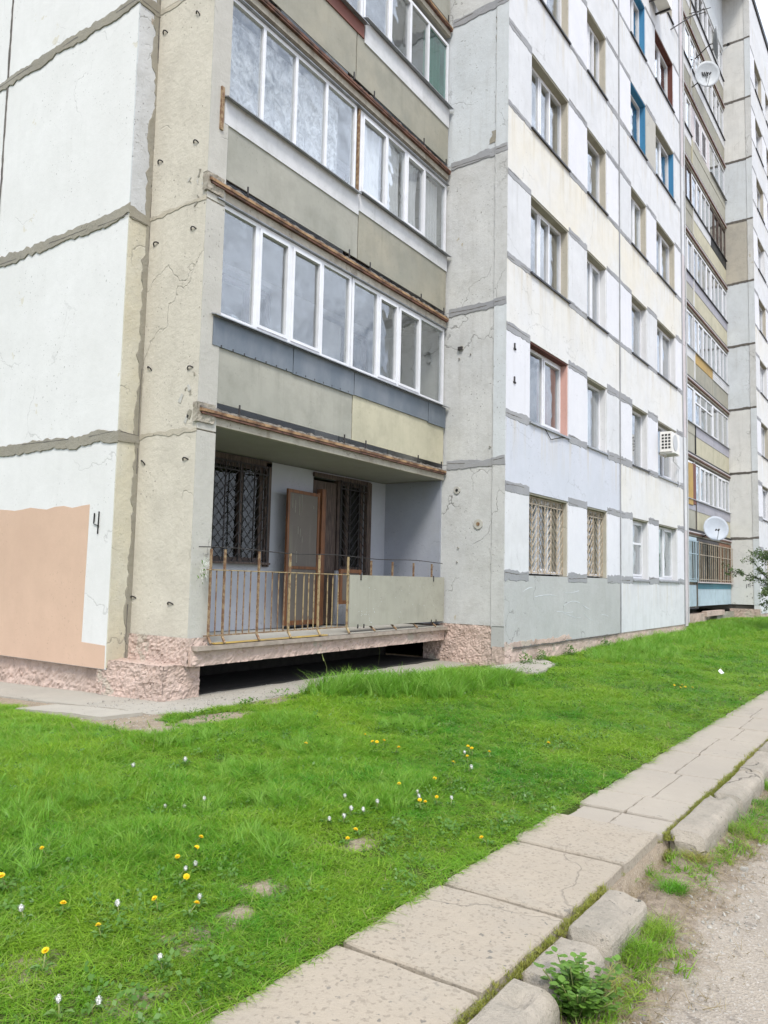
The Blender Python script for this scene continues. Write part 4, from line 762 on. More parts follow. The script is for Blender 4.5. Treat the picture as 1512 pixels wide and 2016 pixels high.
# ------------------------------------------------------------------ far loggia bays
TF = None
FB = 1.12
fo = [ # per storey: sheet A colour, sheet B colour, apron A, apron B, mull counts, frame, style
 dict(s=(SHB, SHB), a=(SHT, SHT)), dict(s=(SH4, SH2), a=(SHL, SHL)), dict(s=(SH4, SH2), a=(SH4, SHL)), dict(s=(SH4, SH3), a=(SHW, SHY)),
 dict(s=(SH4, SH2), a=(SHL, SHL)), dict(s=(SH3, SH2), a=(SH3, SHK)), dict(s=(SH3, SH4), a=(SHW, SH4)), dict(s=(SH3, SH3), a=(SHW, SHW)), dict(s=(SH4, SH3), a=(SHW, SHW))]
for n in range(0, NF):
    z = -0.92+FL*n; d = fo[n]
    if n: box('loggia_slab', SLABC, BL, 12.12, 23.99, FB, 2.45, z-0.22, z-0.03); box('rusty_ledge', SHP, BL, 12.12, 23.98, FB-.05, FB, z-0.10, z-0.06); box('crumbling_screed', BLACK, BL, 12.12, 23.98, FB-.03, FB, z-0.055, z+0.02)
    if n: box('rusty_ledge', RUSTD, BL, 12.12, 23.98, FB-.045, FB, z-0.16, z-0.125)
    for b, (xa, xb) in enumerate(((12.15, 17.97), (18.03, 23.96))):
        if n == 0: zt = 0.0
        else: zt = z+0.78
        split = (xa+xb)/2
        for (p, q) in ((xa, split-.01), (split+.01, xb)): box('parapet_sheet', d['s'][b], BL, p, q, FB+.01, FB+.025, z+.05, zt-.1 if n == 0 else zt)
        if n == 0: continue
        ap = d['a'][b]
        for (p, q) in ((xa, split-.01), (split+.01, xb)):
            ap2 = (SHW if (n == 3 and b == 1 and p > split) else ap) if not (n == 5 and b == 1 and p < split) else SHW
            if ap2 is ap and n == 5 and b == 1: pass
            box('parapet_sheet', ap2, BL, p, q, FB-.004, FB+.012, zt-.05, z+1.10)
        if n == 3 and b == 1:
            for k in range(4): box('siding_plank', SHW, BL, split+.02, xb, FB-.02, FB-.005, zt-.05+k*.092, zt+.03+k*.092)
        fr = PVC if not (n == 5 and b == 1) else PVC
        if n == 6 and b == 1:
            # brick-up pinkish wall with two small windows, then glazing
            box('infill_wall', SHP, BL, xa, split, FB+.02, FB+.10, z+1.12, z+2.5); glazing(xa+.5, xa+1.3, z+1.2, z+2.3, [], y=FB-.01, T=None, sill=False, glass={0: GL}); glazing(xa+1.6, xa+2.4, z+1.2, z+2.3, [], y=FB-.01, T=None, sill=False)
            glazing(split+.05, xb, z+1.12, z+2.5, [split+1.0, split+2.0], y=FB+.02, T=None)
            continue
        for (p, q) in ((xa, split-.01), (split+.01, xb)):
            k = 4 if (n != 2) else 3
            fr2 = WOODD if (n == 5 and p > split and b == 1) or (n == 5 and b == 0) else PVC
            ms = [p+(q-p)*i/k for i in range(1, k)]
            top = z+2.05 if (n == 2 and b == 1 and p < split) else None
            Gz = glazing(p, q, z+1.12, z+2.50, ms, (1, 2) if n % 2 else (0, 3), y=FB+.02, frame=fr2, T=None, top=top, sill=False)
            box('sill', SILLD if n > 3 else SILL, Gz, p, q, FB-.06, FB+.02, z+1.10, z+1.125)
        if n == 1 and b == 0: box('yellow_frame', SHY, BL, 16.9, 17.5, FB-.03, FB+.0, z+.9, z+2.4); box('brown_panel', SHR, BL, 17.52, 17.93, FB-.03, FB, z+.95, z+2.45)
    # dividers, back wall
    box('divider_wall', CHEEKD if n in (0, 5, 6) else BEIGEG, BL, 17.94, 18.06, FB-.0+.03, 2.45, z, z+2.58)
    box('divider_post', (MORTD, MORTD, BLACK, WHITE, WHITE, BEIGEG, SH2, WHITE, MORTB)[n], BL, 17.965, 18.035, FB-.03, FB+.01, z+.05, z+2.45 if n in (3, 4) else z+1.1)
    box('back_wall_panel', INNER, BL, 12.15, 24.0, 2.45, 2.6, z-.2, z+2.6)
box('loggia_fill', CHEEKB, BL, 12.12, 24, FB, 1.3, -0.92+FL*9-.2, TOP)
# ground floor far bay: framed and barred
BDISH = simple('dish_blue_grey', (0.42, 0.46, 0.52), 0.5, var=0.1, scale=4)
for (p, q, fm) in ((12.2, 17.95, SHB), (18.05, 21.6, GRILD), (21.65, 23.95, WOODB)):
    W = MB(); W.box(p, p+.07, FB-.02, FB+.05, 0.0, 1.62).box(q-.07, q, FB-.02, FB+.05, 0, 1.62).box(p+.07, q-.07, FB-.02, FB+.05, 0, .07).box(p+.07, q-.07, FB-.02, FB+.05, 1.5, 1.62)
    k = int((q-p)/0.95)
    for i in range(1, k+1): x = p+(q-p)*i/(k+1); W.box(x-.025, x+.025, FB-.01, FB+.04, .07, 1.5)
    o = W.build('loggia_glazing', fm, BL); box('pane', GLD, o, p+.07, q-.07, FB+.02, FB+.025, .07, 1.5)
    G2 = MB(); nb = int((q-p)/.30)
    for i in range(nb): x = p+.07+(q-p-.14)*i/(nb-1); G2.box(x-.011, x+.011, FB-.09, FB-.07, .02, 1.5)
    for zz in (.1, 1.0, 1.45): G2.box(p+.05, q-.05, FB-.09, FB-.07, zz, zz+.025)
    G2.build('grille', GRILB if fm is not SHB else SHB, o)
box('ledge_board', SHP, BL, 18.05, 23.97, FB-.10, FB+.0, -.02, .02); box('parapet_sheet', SHT, BL, 18.1, 23.9, FB+.0, FB+.008, -.24, -.03)
# graffiti-like marks on the far side wall
for i, (y, z, l, s_) in enumerate([(0.52, -.02, .16, 0), (.45, .0, .13, 1), (.38, -.02, .13, 0), (.40, .05, .02, 1), (.30, -.03, .05, 1), (.2, -.06, .05, 0), (.16, -.06, .04, 0), (.5, -.5, .06, 0), (.3, -.55, .06, 0), (.35, -.4, .03, 0)]):
    MB().box(24.006, 24.013, y, y+.018, z-l, z).build('graffiti_stroke', BLACK, BL)
    if s_: MB().box(24.006, 24.013, y-.05, y, z-.03, z-.015).build('graffiti_stroke', BLACK, BL)
# cable and pipe at the bay corner
MB().tube([(12.13, -.02, -1.2), (12.14, -.03, 8), (12.12, -.03, 17), (12.13, -.02, 26)], 0.02, 6).build('cable', PVCG, BL)
# wires and vents
MB().tube([(2.9, -.02, 1.9+.9), (2.4, -.03, 2.72), (1.9, -.02, 2.60), (1.6, -.02, 2.78)], 0.008, 4).build('cable', GRILD, BL)
# ------------------------------------------------------------------ things fixed to the block
def dish(name, loc, R_, aim, label, emblem=None, mat=DISH, wall=None):
    e = empty(name, loc, label, 'satellite dish'); L = Vector(loc); d = Vector(aim).normalized(); u = Vector((0, 0, 1)); x = d.cross(u).normalized(); y = x.cross(d)
    mb = MB(); nr, na = 6, 32; vs = []; fs = []
    for side in (0, 1):
        for i in range(nr+1):
            r = R_*i/nr
            for j in range(na): a = 2*math.pi*j/na; vs.append(L+x*r*math.cos(a)*0.93+y*r*math.sin(a)+d*(0.22*R_*(i/nr)**2-(0.012*side)))
    for side in (0, 1):
        o = side*(nr+1)*na
        for i in range(nr):
            for j in range(na): a, b = o+i*na+j, o+i*na+(j+1) % na; fs.append((a, b, b+na, a+na) if not side else (a, a+na, b+na, b))
    o = nr*na
    for j in range(na): a, b = o+j, o+(j+1) % na; k = (nr+1)*na; fs.append((a, b, b+k, a+k))
    mb.add(vs, fs).build('reflector', mat, e, smooth=True)
    f = L+d*R_*0.95-y*R_*0.35
    MB().tube([L-y*R_*0.98+d*.2*R_, f], 0.012, 5).build('feed_arm', DISH, e)
    MB().tube([f, f-d*0.10], 0.035, 8).tube([f+x*.09+d*.0, f+x*.09-d*.09], 0.03, 8).build('receiver_head', BLACK, e)
    wp = Vector(wall) if wall else L-d*.3
    MB().tube([L-d*.01, L-d*.12, wp], 0.022, 6).build('bracket', GRILD, e)
    if emblem:
        E_ = MB()
        for k in (-1, 0, 1):
            c_ = L+d*(0.05*R_+.016)+x*(k*.16*R_+.12*R_)+y*.05*R_; E_.bar(c_+y*.18*R_+x*.08*R_, c_-y*.17*R_-x*.05*R_, 0.07*R_, .012, up=d)
        c_ = L+d*(0.05*R_+.02)+x*.06*R_; E_.bar(c_-y*.05*R_, c_-y*.55*R_-x*.05*R_+d*.06*R_, .03*R_, .012, up=d)
        E_.build('emblem', BLACK, e)
    return e
tocam = (Vector(CAM)-Vector((19.2, 0.6, 1.95))).normalized()
dish('satellite_dish', (18.75, 0.62, 1.98), 0.48, (-0.9, -0.45, 0.28), 'large pale satellite dish above the barred ground floor loggia', wall=(18.9, FB, 1.7), mat=BDISH)
P_ = (18.0, 0.55, 19.3)
dish('satellite_dish', P_, 0.50, (-0.72, -0.42, -0.40+.35), 'small round satellite dish with dark emblem high on the far loggias', emblem=True, wall=(18.0, FB, 19.0))
dish('satellite_dish', (18.75, 0.45, 21.0), 0.60, (0.25, -0.95, 0.05), 'satellite dish seen edge-on above the dish with the emblem', wall=(18.7, FB, 20.6))
# air conditioner
A_ = empty('air_conditioner', (9.55, -0.17, 3.38), 'off white air conditioner unit hung in front of a first floor window', 'air conditioner')
bx = MB().box(9.13, 9.93, -0.36, -0.06, 3.42, 3.96); bx.build('casing', AC, A_)
gm = MB()
for i in range(5):
    for j in range(3): gm.box(9.122, 9.128, -0.33+j*.085, -0.33+j*.085+.055, 3.50+i*.085, 3.50+i*.085+.05)
gm.build('side_vents', BLACK, A_)
MB().tube([(9.48, -0.37, 3.69), (9.48, -0.362, 3.69)], 0.22, 20).build('fan_guard', PVCG, A_); MB().box(9.2, 9.24, -0.38, 0.0, 3.38, 3.42).box(9.82, 9.86, -0.38, 0, 3.38, 3.42).box(9.2, 9.86, -.03, 0, 3.36, 3.42).build('bracket', AC, A_)
MB().tube([(9.93, -.2, 3.5), (10.1, -.15, 3.3), (11.2, -.03, 3.25), (11.2, -.03, 2.75)], 0.012, 5).build('hose', PVC, A_)
B_ = empty('roof_antenna', (11.1, -0.3, 16.8), 'thin rod antenna with cross bars reaching out from the top right of the near facade', 'antenna')
MB().tube([(10.8, 0.0, 16.45), (12.4, -0.6, 17.9)], 0.018, 5).build('rod', GRILD, B_); MB().tube([(11.9, -.75, 17.4), (11.95, -.1, 17.5)], 0.012, 5).tube([(12.2, -.85, 17.7), (12.25, -.2, 17.8)], .012, 5).build('cross_bar', GRILD, B_)
C_ = empty('air_conditioner', (8.75, -0.2, 16.0), 'air conditioner on a bracket cut by the top edge of the photo', 'air conditioner')
MB().box(8.55, 9.35, -.42, -.1, 15.95, 16.55).build('casing', AC, C_); MB().box(8.6, 8.64, -.42, 0, 15.9, 15.95).box(9.2, 9.24, -.42, 0, 15.9, 15.95).build('bracket', GRILD, C_)
# artificial flowers on the railing
F_ = empty('flower_bunch', TL((0.10, -0.08, -0.12)), 'bunch of white artificial flowers tied to the left end of the railing', 'flowers')
fl = MB(); lf = MB()
for i in range(15):
    c_ = Vector(TL((0.11+random.uniform(-.05, .05), -0.10+random.uniform(-.03, .03), -0.04+random.uniform(-.12, .10))))
    for k in range(5):
        a = k*1.257+i; v = Vector((math.cos(a)*.3-.5, -.5+math.sin(a)*.2, math.sin(a)))*0.045
        fl.add([c_, c_+v+Vector((0, 0, .008)), c_+v*1.3, c_+v+Vector((.008, 0, -.008))], [(0, 1, 2, 3)])
for i in range(16):
    c_ = Vector(TL((0.09+random.uniform(-.06, .04), -0.09, -0.06+random.uniform(-.16, .14)))); v = Vector((random.uniform(-1, .4), random.uniform(-1, .2), random.uniform(-1, 1)))*.035
    lf.add([c_, c_+v*.6+Vector((0, 0, .012)), c_+v*1.4, c_+v*.6-Vector((0, 0, .012))], [(0, 1, 2, 3)])
fl.build('blossom', PETAL, F_); lf.build('leaf', LEAF, F_, kind='stuff')
# curtains
def curtain(x0, x1, y, z0, z1, mat, label, T=None, fold=0.025, per=0.11, group=None, gather=0.0):
    n = max(6, int((x1-x0)/0.02)); vs = []; fs = []; r = random.uniform(0, 9); m = 8
    for j in range(m+1):
        s_ = j/m; z = z1+(z0-z1)*s_
        for i in range(n+1):
            u = i/n; x = x0+(x1-x0)*u*(1-gather*math.sin(s_*math.pi*.9)); yy = y+fold*math.sin(2*math.pi*(x0+(x1-x0)*u)/per+r+0.8*mn.noise(Vector((u*4, s_*2, r))))*(0.5+.5*s_)
            vs.append((x, yy, z))
    for j in range(m):
        for i in range(n): a = j*(n+1)+i; fs.append((a, a+1, a+n+2, a+n+1))
    return MB(T).add(vs, fs).build('curtain', mat, None, label, 'curtain', group, smooth=True)
curtain(0.28, lx(-3.25), 0.18, 5.72, 7.05, LACE, 'lace curtain with cloudy pattern behind the left half of the second floor loggia glazing', TL, .012, .35)
for (a, b, lab) in ((-2.83, -2.2, 'smooth white curtain just right of the rusty post in the second floor loggia'), (-2.12, -1.66, 'second white curtain from the rusty post in the second floor loggia'), (-1.58, -1.08, 'gathered white curtain third from the rusty post in the second floor loggia'), (-0.98, -.42, 'white curtain nearest the concrete side wall in the second floor loggia')):
    curtain(lx(a), lx(b), 0.15, 5.85, 7.08, CLOTH, lab, TL, .022, .10, gather=random.uniform(0, .18))
curtain(lx(-0.93), XR-.1, .16, 8.6, 9.85, CLOTHG, 'green curtain behind the right pane of the third floor loggia', TL, .02, .12)
names = ['ground', 'first', 'second', 'third', 'fourth', 'fifth', 'sixth']; cols4 = ['wide window nearest the bare side wall', 'narrow window second from the bare side wall', 'third window from the bare side wall', 'window next to the downpipe corner']
for (n, wi, part, mt) in ((0, 2, 'full', CLOTH), (0, 3, 'full', CLOTHG), (1, 0, 'right', CLOTHB), (1, 1, 'full', CLOTH), (1, 2, 'full', CLOTHBW), (2, 0, 'right', CLOTHBW), (2, 1, 'full', CLOTH), (2, 2, 'full', CLOTH), (2, 3, 'left', CLOTH), (3, 0, 'left', CLOTH), (3, 1, 'left', CLOTH), (3, 2, 'full', CLOTHG), (3, 3, 'left', CLOTH), (4, 0, 'left', CLOTH), (4, 1, 'full', CLOTH), (5, 3, 'left', CLOTH), (4, 3, 'left', CLOTHG)):
    p, q = WIN[wi]; a, b = p+.06, q-.06
    if part == 'left': b = a+(b-a)*.45
    if part == 'right': a = b-(b-a)*.38
    if seen((p, 0, n*FL), (q, 0, n*FL+HD), m=0): curtain(a, b, .36, n*FL+.1, n*FL+1.42, mt, '%s curtain on the %s storey, %s' % ({CLOTH: 'white', CLOTHB: 'brown', CLOTHG: 'pale green', CLOTHBW: 'beige'}[mt], names[n], cols4[wi]), None, .025, .13)
#VEG
# ------------------------------------------------------------------ grass: clumps of blades scattered as one object per kind
def tuft(name, nb, h, spread, lean, wdt, mat, seg=3, seed=0, flat=0.0, bend=1.0, dirl=None):
    r = np.random.default_rng(seed); vs = []; fs = []
    for b in range(nb):
        a = r.uniform(0, 2*math.pi); rad = spread*math.sqrt(r.uniform()); bx, by = rad*math.cos(a), rad*math.sin(a)
        hh = h*r.uniform(0.45, 1.1); aa = r.uniform(0, 2*math.pi) if dirl is None else dirl+r.normal()*0.6; ln = lean*r.uniform(0.2, 1.3)*hh; ww = wdt*r.uniform(.6, 1.3)
        tx, ty = math.cos(aa), math.sin(aa); f = r.uniform(0, math.pi); sx, sy = math.cos(f)*ww/2, math.sin(f)*ww/2; n0 = len(vs)
        for s in range(seg):
            t = s/seg; k = 1-t*0.75; z = hh*(t-0.35*bend*lean*t*t); o = ln*t*t
            vs += [(bx+tx*o-sx*k, by+ty*o-sy*k, z), (bx+tx*o+sx*k, by+ty*o+sy*k, z)]
        vs.append((bx+tx*ln, by+ty*ln, hh*(1-0.35*bend*lean)))
        for s in range(seg-1): q = n0+2*s; fs.append((q, q+1, q+3, q+2))
        q = n0+2*(seg-1); fs.append((q, q+1, q+2))
    me = bpy.data.meshes.new(name); me.from_pydata(vs, [], fs); me.materials.append(mat); me.update()
    return bpy.data.objects.new(name, me)
def scatter(name, protos, P, S, R, IDX, label):
    col = bpy.data.collections.new(name+'_source')
    for i, o in enumerate(protos): o.name = '%s_piece_%02d' % (name, i); col.objects.link(o)
    me = bpy.data.meshes.new(name); n = len(P); me.vertices.add(n); me.vertices.foreach_set('co', np.asarray(P, dtype=np.float32).ravel())
    a = me.attributes.new('scl', 'FLOAT_VECTOR', 'POINT'); a.data.foreach_set('vector', np.asarray(S, dtype=np.float32).ravel())
    a = me.attributes.new('rt', 'FLOAT_VECTOR', 'POINT'); a.data.foreach_set('vector', np.asarray(R, dtype=np.float32).ravel())
    a = me.attributes.new('idx', 'INT', 'POINT'); a.data.foreach_set('value', np.asarray(IDX, dtype=np.int32))
    me.update(); ob = bpy.data.objects.new(name, me); COL.objects.link(ob)
    ng = bpy.data.node_groups.new(name, 'GeometryNodeTree'); ng.interface.new_socket('Geometry', in_out='INPUT', socket_type='NodeSocketGeometry'); ng.interface.new_socket('Geometry', in_out='OUTPUT', socket_type='NodeSocketGeometry')
    gi = ng.nodes.new('NodeGroupInput'); go = ng.nodes.new('NodeGroupOutput'); io = ng.nodes.new('GeometryNodeInstanceOnPoints'); ci = ng.nodes.new('GeometryNodeCollectionInfo')
    ci.inputs[0].default_value = col; ci.inputs[1].default_value = True; ci.inputs[2].default_value = True
    def at(nm, t): x = ng.nodes.new('GeometryNodeInputNamedAttribute'); x.data_type = t; x.inputs[0].default_value = nm; return x.outputs[0]
    er = ng.nodes.new('FunctionNodeEulerToRotation'); L = ng.links.new
    L(at('rt', 'FLOAT_VECTOR'), er.inputs[0]); L(gi.outputs[0], io.inputs['Points']); L(ci.outputs[0], io.inputs['Instance']); io.inputs['Pick Instance'].default_value = True
    L(at('idx', 'INT'), io.inputs['Instance Index']); L(er.outputs[0], io.inputs['Rotation']); L(at('scl', 'FLOAT_VECTOR'), io.inputs['Scale']); L(io.outputs[0], go.inputs[0])
    m = ob.modifiers.new('scatter', 'NODES'); m.node_group = ng
    tag(ob, label, kind='stuff'); return ob
def inview(x, y, z, m=60):
    q = px((x, y, z)); return -m < q[0] < 1512+m and q[1] < 2016+m*3
def vn(x, y, s, o=0.0): return mn.noise(Vector((x*s+o, y*s-o, o)))
def lawnz0(x, y): return g(x, y)+lump(x, y)
TALLP = [(-4.2, 0.15, .75, .45), (-3.6, -0.25, .9, .55), (-2.7, -0.55, 1.0, .55), (-1.9, -0.75, .9, .4), (-3.3, -0.75, .6, .35)]
CLUMP = [(-9.3, -1.3, .35), (-9.5, -2.0, .3), (-7.6, -1.6, .28), (-8.6, -2.7, .22), (-6.0, -0.6, .3), (-5.2, -1.5, .3), (-7.3, -0.5, .3), (-8.15, -0.35, .42), (-8.35, 0.35, .5), (-6.65, -1.45, .30), (-8.3, -1.8, .32), (-7.9, -2.2, .2), (-7.4, -2.7, .24), (-6.9, -2.6, .24), (-8.9, -0.8, .4), (-9.0, -2.2, .28), (-8.7, -1.3, .25)]
def tallness(x, y):
    t = 0.0
    for cx, cy, rx_, ry_ in TALLP: t = max(t, 1.3*blob(x, y, cx, cy, rx_, ry_))
    if x > 1.5: t = max(t, min(1, (x-1.5)/3)*max(0, 1.15-abs(y+0.75)/1.1)*(0.75+0.6*vn(x, y, .6, 2)))
    return min(1, t)
P, S, R_, ID = [], [], [], []; PT, ST, RT, IT = [], [], [], []; PD, SD, RD, IDD = [], [], [], []
def put(L, x, y, z, s, sz=None, idn=1, tilt=.12):
    L[0].append((x, y, z)); L[1].append((s, s, sz or s)); L[2].append((random.gauss(0, tilt), random.gauss(0, tilt), random.uniform(0, 6.283))); L[3].append(random.randrange(idn))
LW, LT, LD = (P, S, R_, ID), (PT, ST, RT, IT), (PD, SD, RD, IDD)
x = -11.6
while x < 36:
    d = math.hypot(x-CAM[0], 2.5+CAM[1]+5); d = max(2.3, math.hypot(x+11.98, 3.0))
    st = 0.030 if d < 4.5 else 0.036 if d < 7 else 0.05 if d < 11 else 0.075 if d < 18 else 0.13
    y = -3.69
    ymax = 3.0 if x < -6.7 else 0.62 if x < 0.1 else 0.0 if x < 24 else 0.0
    if 12.1 < x < 24: ymax = 0.95
    while y < ymax:
        xx = x+random.uniform(-st, st); yy = y+random.uniform(-st, st)*.9; y += st
        if -6.7 < xx < 0.1 and yy > 0.56+0.05*vn(xx, 0, 3): continue
        if xx < -6.6 and yy > 0.45 and xx > -7.0-0.15*(yy > 1.9): continue
        if -0.5 < xx < 1.3 and -0.8 < yy: 
            if yy > -0.75-0.1*vn(xx, 1, 3)+max(0, xx)*0.25: continue
        if xx > 0 and yy > -0.04 and not 12.1 < xx < 24: continue
        z = g(xx, yy)+lump(xx, yy)-0.004
        if not inview(xx, yy, z): continue
        b = bare(xx, yy)+0.25*vn(xx, yy, 7, 1)
        if random.random() < b*1.6-0.35: continue
        dens = 0.74+0.6*vn(xx, yy, 1.4, 5)+.3*vn(xx, yy, 5, 15)
        if random.random() > dens+0.25: continue
        k = st/0.032
        near = max(max(0, 1-abs(yy+3.6)/1.2), 1.5*max(0, 1-abs(yy+3.72)/.22))          # shorter trodden grass towards the pavement
        hs = (0.80+0.8*vn(xx, yy, 1.1, 9)+0.6*vn(xx, yy, 3.5, 3))*(1-0.5*near)*(1-0.5*min(1, max(0, b)))
        if xx < -6.6 and yy > -2.7: hs *= 1.3
        for (cx, cy, cr_) in CLUMP: hs += 0.75*max(0, 1-math.hypot(xx-cx, yy-cy)/cr_)
        tl = tallness(xx, yy)
        if tl > .15 and random.random() < 0.55*tl: put(LT, xx, yy, z, (0.55+0.55*tl)*random.uniform(.8, 1.15), None, 4, .10)
        put(LW, xx, yy, z, k**0.75*random.uniform(.85, 1.2), k**0.35*max(.35, hs)*random.uniform(.8, 1.2), 8)
        if random.random() < 0.035+0.12*max(0, vn(xx, yy, 2.2, 12)) : put(LD, xx, yy, z, k**.6*random.uniform(.7, 1.1), None, 3, .5)
    x += st
for i in range(2600):
    xx = random.uniform(-9.6, 12); yy = -4.70-abs(random.gauss(0, .09)); q = vn(xx, 3, 1.1, 17)
    if -7.75 < xx < -6.5: yy = random.uniform(-4.72, -4.45)
    if random.random() < .04+.9*q+(.3 if xx > -6 else 0) and inview(xx, yy, -1.88):
        put(LW, xx, yy, -1.885, random.uniform(.9, 1.5), random.uniform(.5, 1.3), 8, .35)
        if random.random() < .6: put(LD, xx+.02, yy, -1.885, random.uniform(.9, 1.6), None, 3, .5)
for i in range(1500):      # long leaning blades in the lush clumps
    cx, cy, cr_ = random.choice(CLUMP); a = random.uniform(0, 6.28); r = cr_*math.sqrt(random.random()); xx, yy = cx+r*math.cos(a), cy+r*math.sin(a)
    put(LT, xx, yy, g(xx, yy)+lump(xx, yy), random.uniform(.28, .55), None, 4, .2)
lawn = [tuft('t', 24, 0.09, 0.038, 1.2, 0.0062, GRASS, 3, 10+i) for i in range(8)]
scatter('lawn_grass', lawn, *LW, 'green lawn grass between the block and the pavement')
tall = [tuft('t', 20, 0.32, 0.05, 0.75, 0.0095, GRASST, 5, 40+i, dirl=-0.6) for i in range(4)]
scatter('tall_grass', tall, *LT, 'tall uncut grass leaning in front of the loggia and along the wall')
dry = [tuft('t', 9, 0.07, 0.035, 1.4, 0.003, DRY, 3, 60+i) for i in range(3)]
scatter('dry_grass', dry, *LD, 'thin dry blades scattered through the lawn')
C_ = ([], [], [], [])
for i in range(15000):
    xx = random.uniform(-11, 8); yy = random.uniform(-3.66, .3); q = vn(xx, yy, 1.6, 31)+.4*vn(xx, yy, 5, 7)
    if q < .16 and random.random() > .06: continue
    z = lawnz0(xx, yy)
    if inview(xx, yy, z): put(C_, xx, yy, z+random.uniform(0, .03), random.uniform(.5, 1.05), None, 3, .5)
def clover(seed):
    r = random.Random(seed); mb = MB()
    for k in range(7):
        a = r.uniform(0, 6.28); d = Vector((math.cos(a), math.sin(a), r.uniform(-.1, .5))).normalized(); L = r.uniform(.018, .04); w_ = Vector((-math.sin(a), math.cos(a), 0))*L*.35; b = Vector((r.gauss(0, .018), r.gauss(0, .018), r.uniform(.02, .05)))
        mb.add([b, b+d*L*.5+w_, b+d*L, b+d*L*.5-w_], [(0, 1, 2, 3)])
    me = bpy.data.meshes.new('c'); me.from_pydata(mb.v, [], mb.f); me.materials.append(LEAF); return bpy.data.objects.new('c', me)
scatter('broad_leaf_weeds', [clover(i) for i in range(3)], *C_, 'low broad leaved weeds mixed into the lawn')
# moss in the joint between slabs and kerb, and in the slab joints
M_ = ([], [], [], [])
x = -10.2
while x < 22:
    st = 0.005 if x < -4 else 0.022 if x < 6 else .05
    if not (-7.7 < x < -6.6):
        if random.random() < 0.62+0.6*vn(x, 0, 1.7, 4): put(M_, x, -4.422+random.gauss(0, .009), -1.785+random.uniform(0, .04), random.uniform(.7, 1.3)*(1 if x < -4 else 1.5), None, 3, .3)
        if random.random() < 0.35*max(0, vn(x, 0, 2.7, 14)+.25): put(M_, x, -4.422+random.gauss(0, .012), -1.79, random.uniform(1.3, 2.4), None, 3, .3)
    x += st
for j in XJ:
    if -10.2 < j < 2:
        for q in range(46 if j < -5.5 else 16):
            yy = random.uniform(-4.42, -3.68)
            if random.random() < .35+.9*vn(j, yy, 2.5, 8)+(.35 if yy < -4.1 else 0): put(M_, j+random.gauss(0, .004), yy, -1.795, random.uniform(.6, 1.1), None, 3, .3)
moss = [tuft('t', 16, 0.035, 0.016, 0.9, 0.003, MOSS, 2, 80+i) for i in range(3)]
scatter('joint_moss', moss, *M_, 'yellow green moss and sprouts in the joints of the pavement')
# dead stalks and litter of dry straw in the verge
V_ = ([], [], [], [])
for i in range(9000):
    xx = random.uniform(-10.0, 4); yy = -4.70-abs(random.gauss(0, .17))
    if -7.8 < xx < -6.5 and random.random() < .5: yy = random.uniform(-4.72, -4.42)
    zz = (-1.89 if yy > -4.7 else -1.935+0.070*max(0, min(1, (yy+5.15)/.5)))
    if inview(xx, yy, zz) and random.random() < .55+.7*vn(xx, yy, 1.9, 6): put(V_, xx, yy, zz, random.uniform(.7, 1.5), random.uniform(.2, .7), 3, .8)
straw = [tuft('t', 7, 0.05, 0.03, 2.2, 0.0028, DRY, 3, 90+i) for i in range(3)]
scatter('dry_straw', straw, *V_, 'dry straw and dead stalks on the earthy verge')
# gravel on the verge and road
G_ = ([], [], [], [])
for i in range(5200):
    xx = random.uniform(-10.2, 6); yy = random.uniform(-6.5, -4.72) if i % 3 else -4.75-abs(random.gauss(0, .22))
    zz = -1.934+0.070*max(0, min(1, (yy+5.15)/.5))
    if inview(xx, yy, zz): put(G_, xx, yy, zz, min(2.2, random.paretovariate(2.6)*.6), None, 4, 1.5)
for i in range(700):
    xx = random.uniform(-6.9, -3.0); yy = random.uniform(.5, 1.6); put(G_, xx, yy, -1.53, min(1.6, random.paretovariate(2.6)*.6), None, 4, 1.5)
for i in range(500):
    a = random.uniform(0, 6.28); xx = -7.1+random.gauss(0, .3); yy = random.uniform(-.2, 2.4)
    put(G_, xx, yy, g(xx, yy)+lump(xx, yy), random.uniform(.5, 1.3), None, 4, 1.5)
def pebble(seed):
    r = random.Random(seed); vs = []; fs = []
    for (a, b, c) in ((1, 0, 0), (-1, 0, 0), (0, 1, 0), (0, -1, 0), (0, 0, 1), (0, 0, -1)): k = .009*r.uniform(.6, 1.2); vs.append((a*k*1.3, b*k, c*k*.6))
    for t in ((0, 2, 4), (2, 1, 4), (1, 3, 4), (3, 0, 4), (2, 0, 5), (1, 2, 5), (3, 1, 5), (0, 3, 5)): fs.append(t)
    me = bpy.data.meshes.new('p'); me.from_pydata(vs, [], fs); me.materials.append(ROCKF); return bpy.data.objects.new('p', me)
scatter('gravel', [pebble(i) for i in range(4)], *G_, 'small loose stones on the road verge and apron')
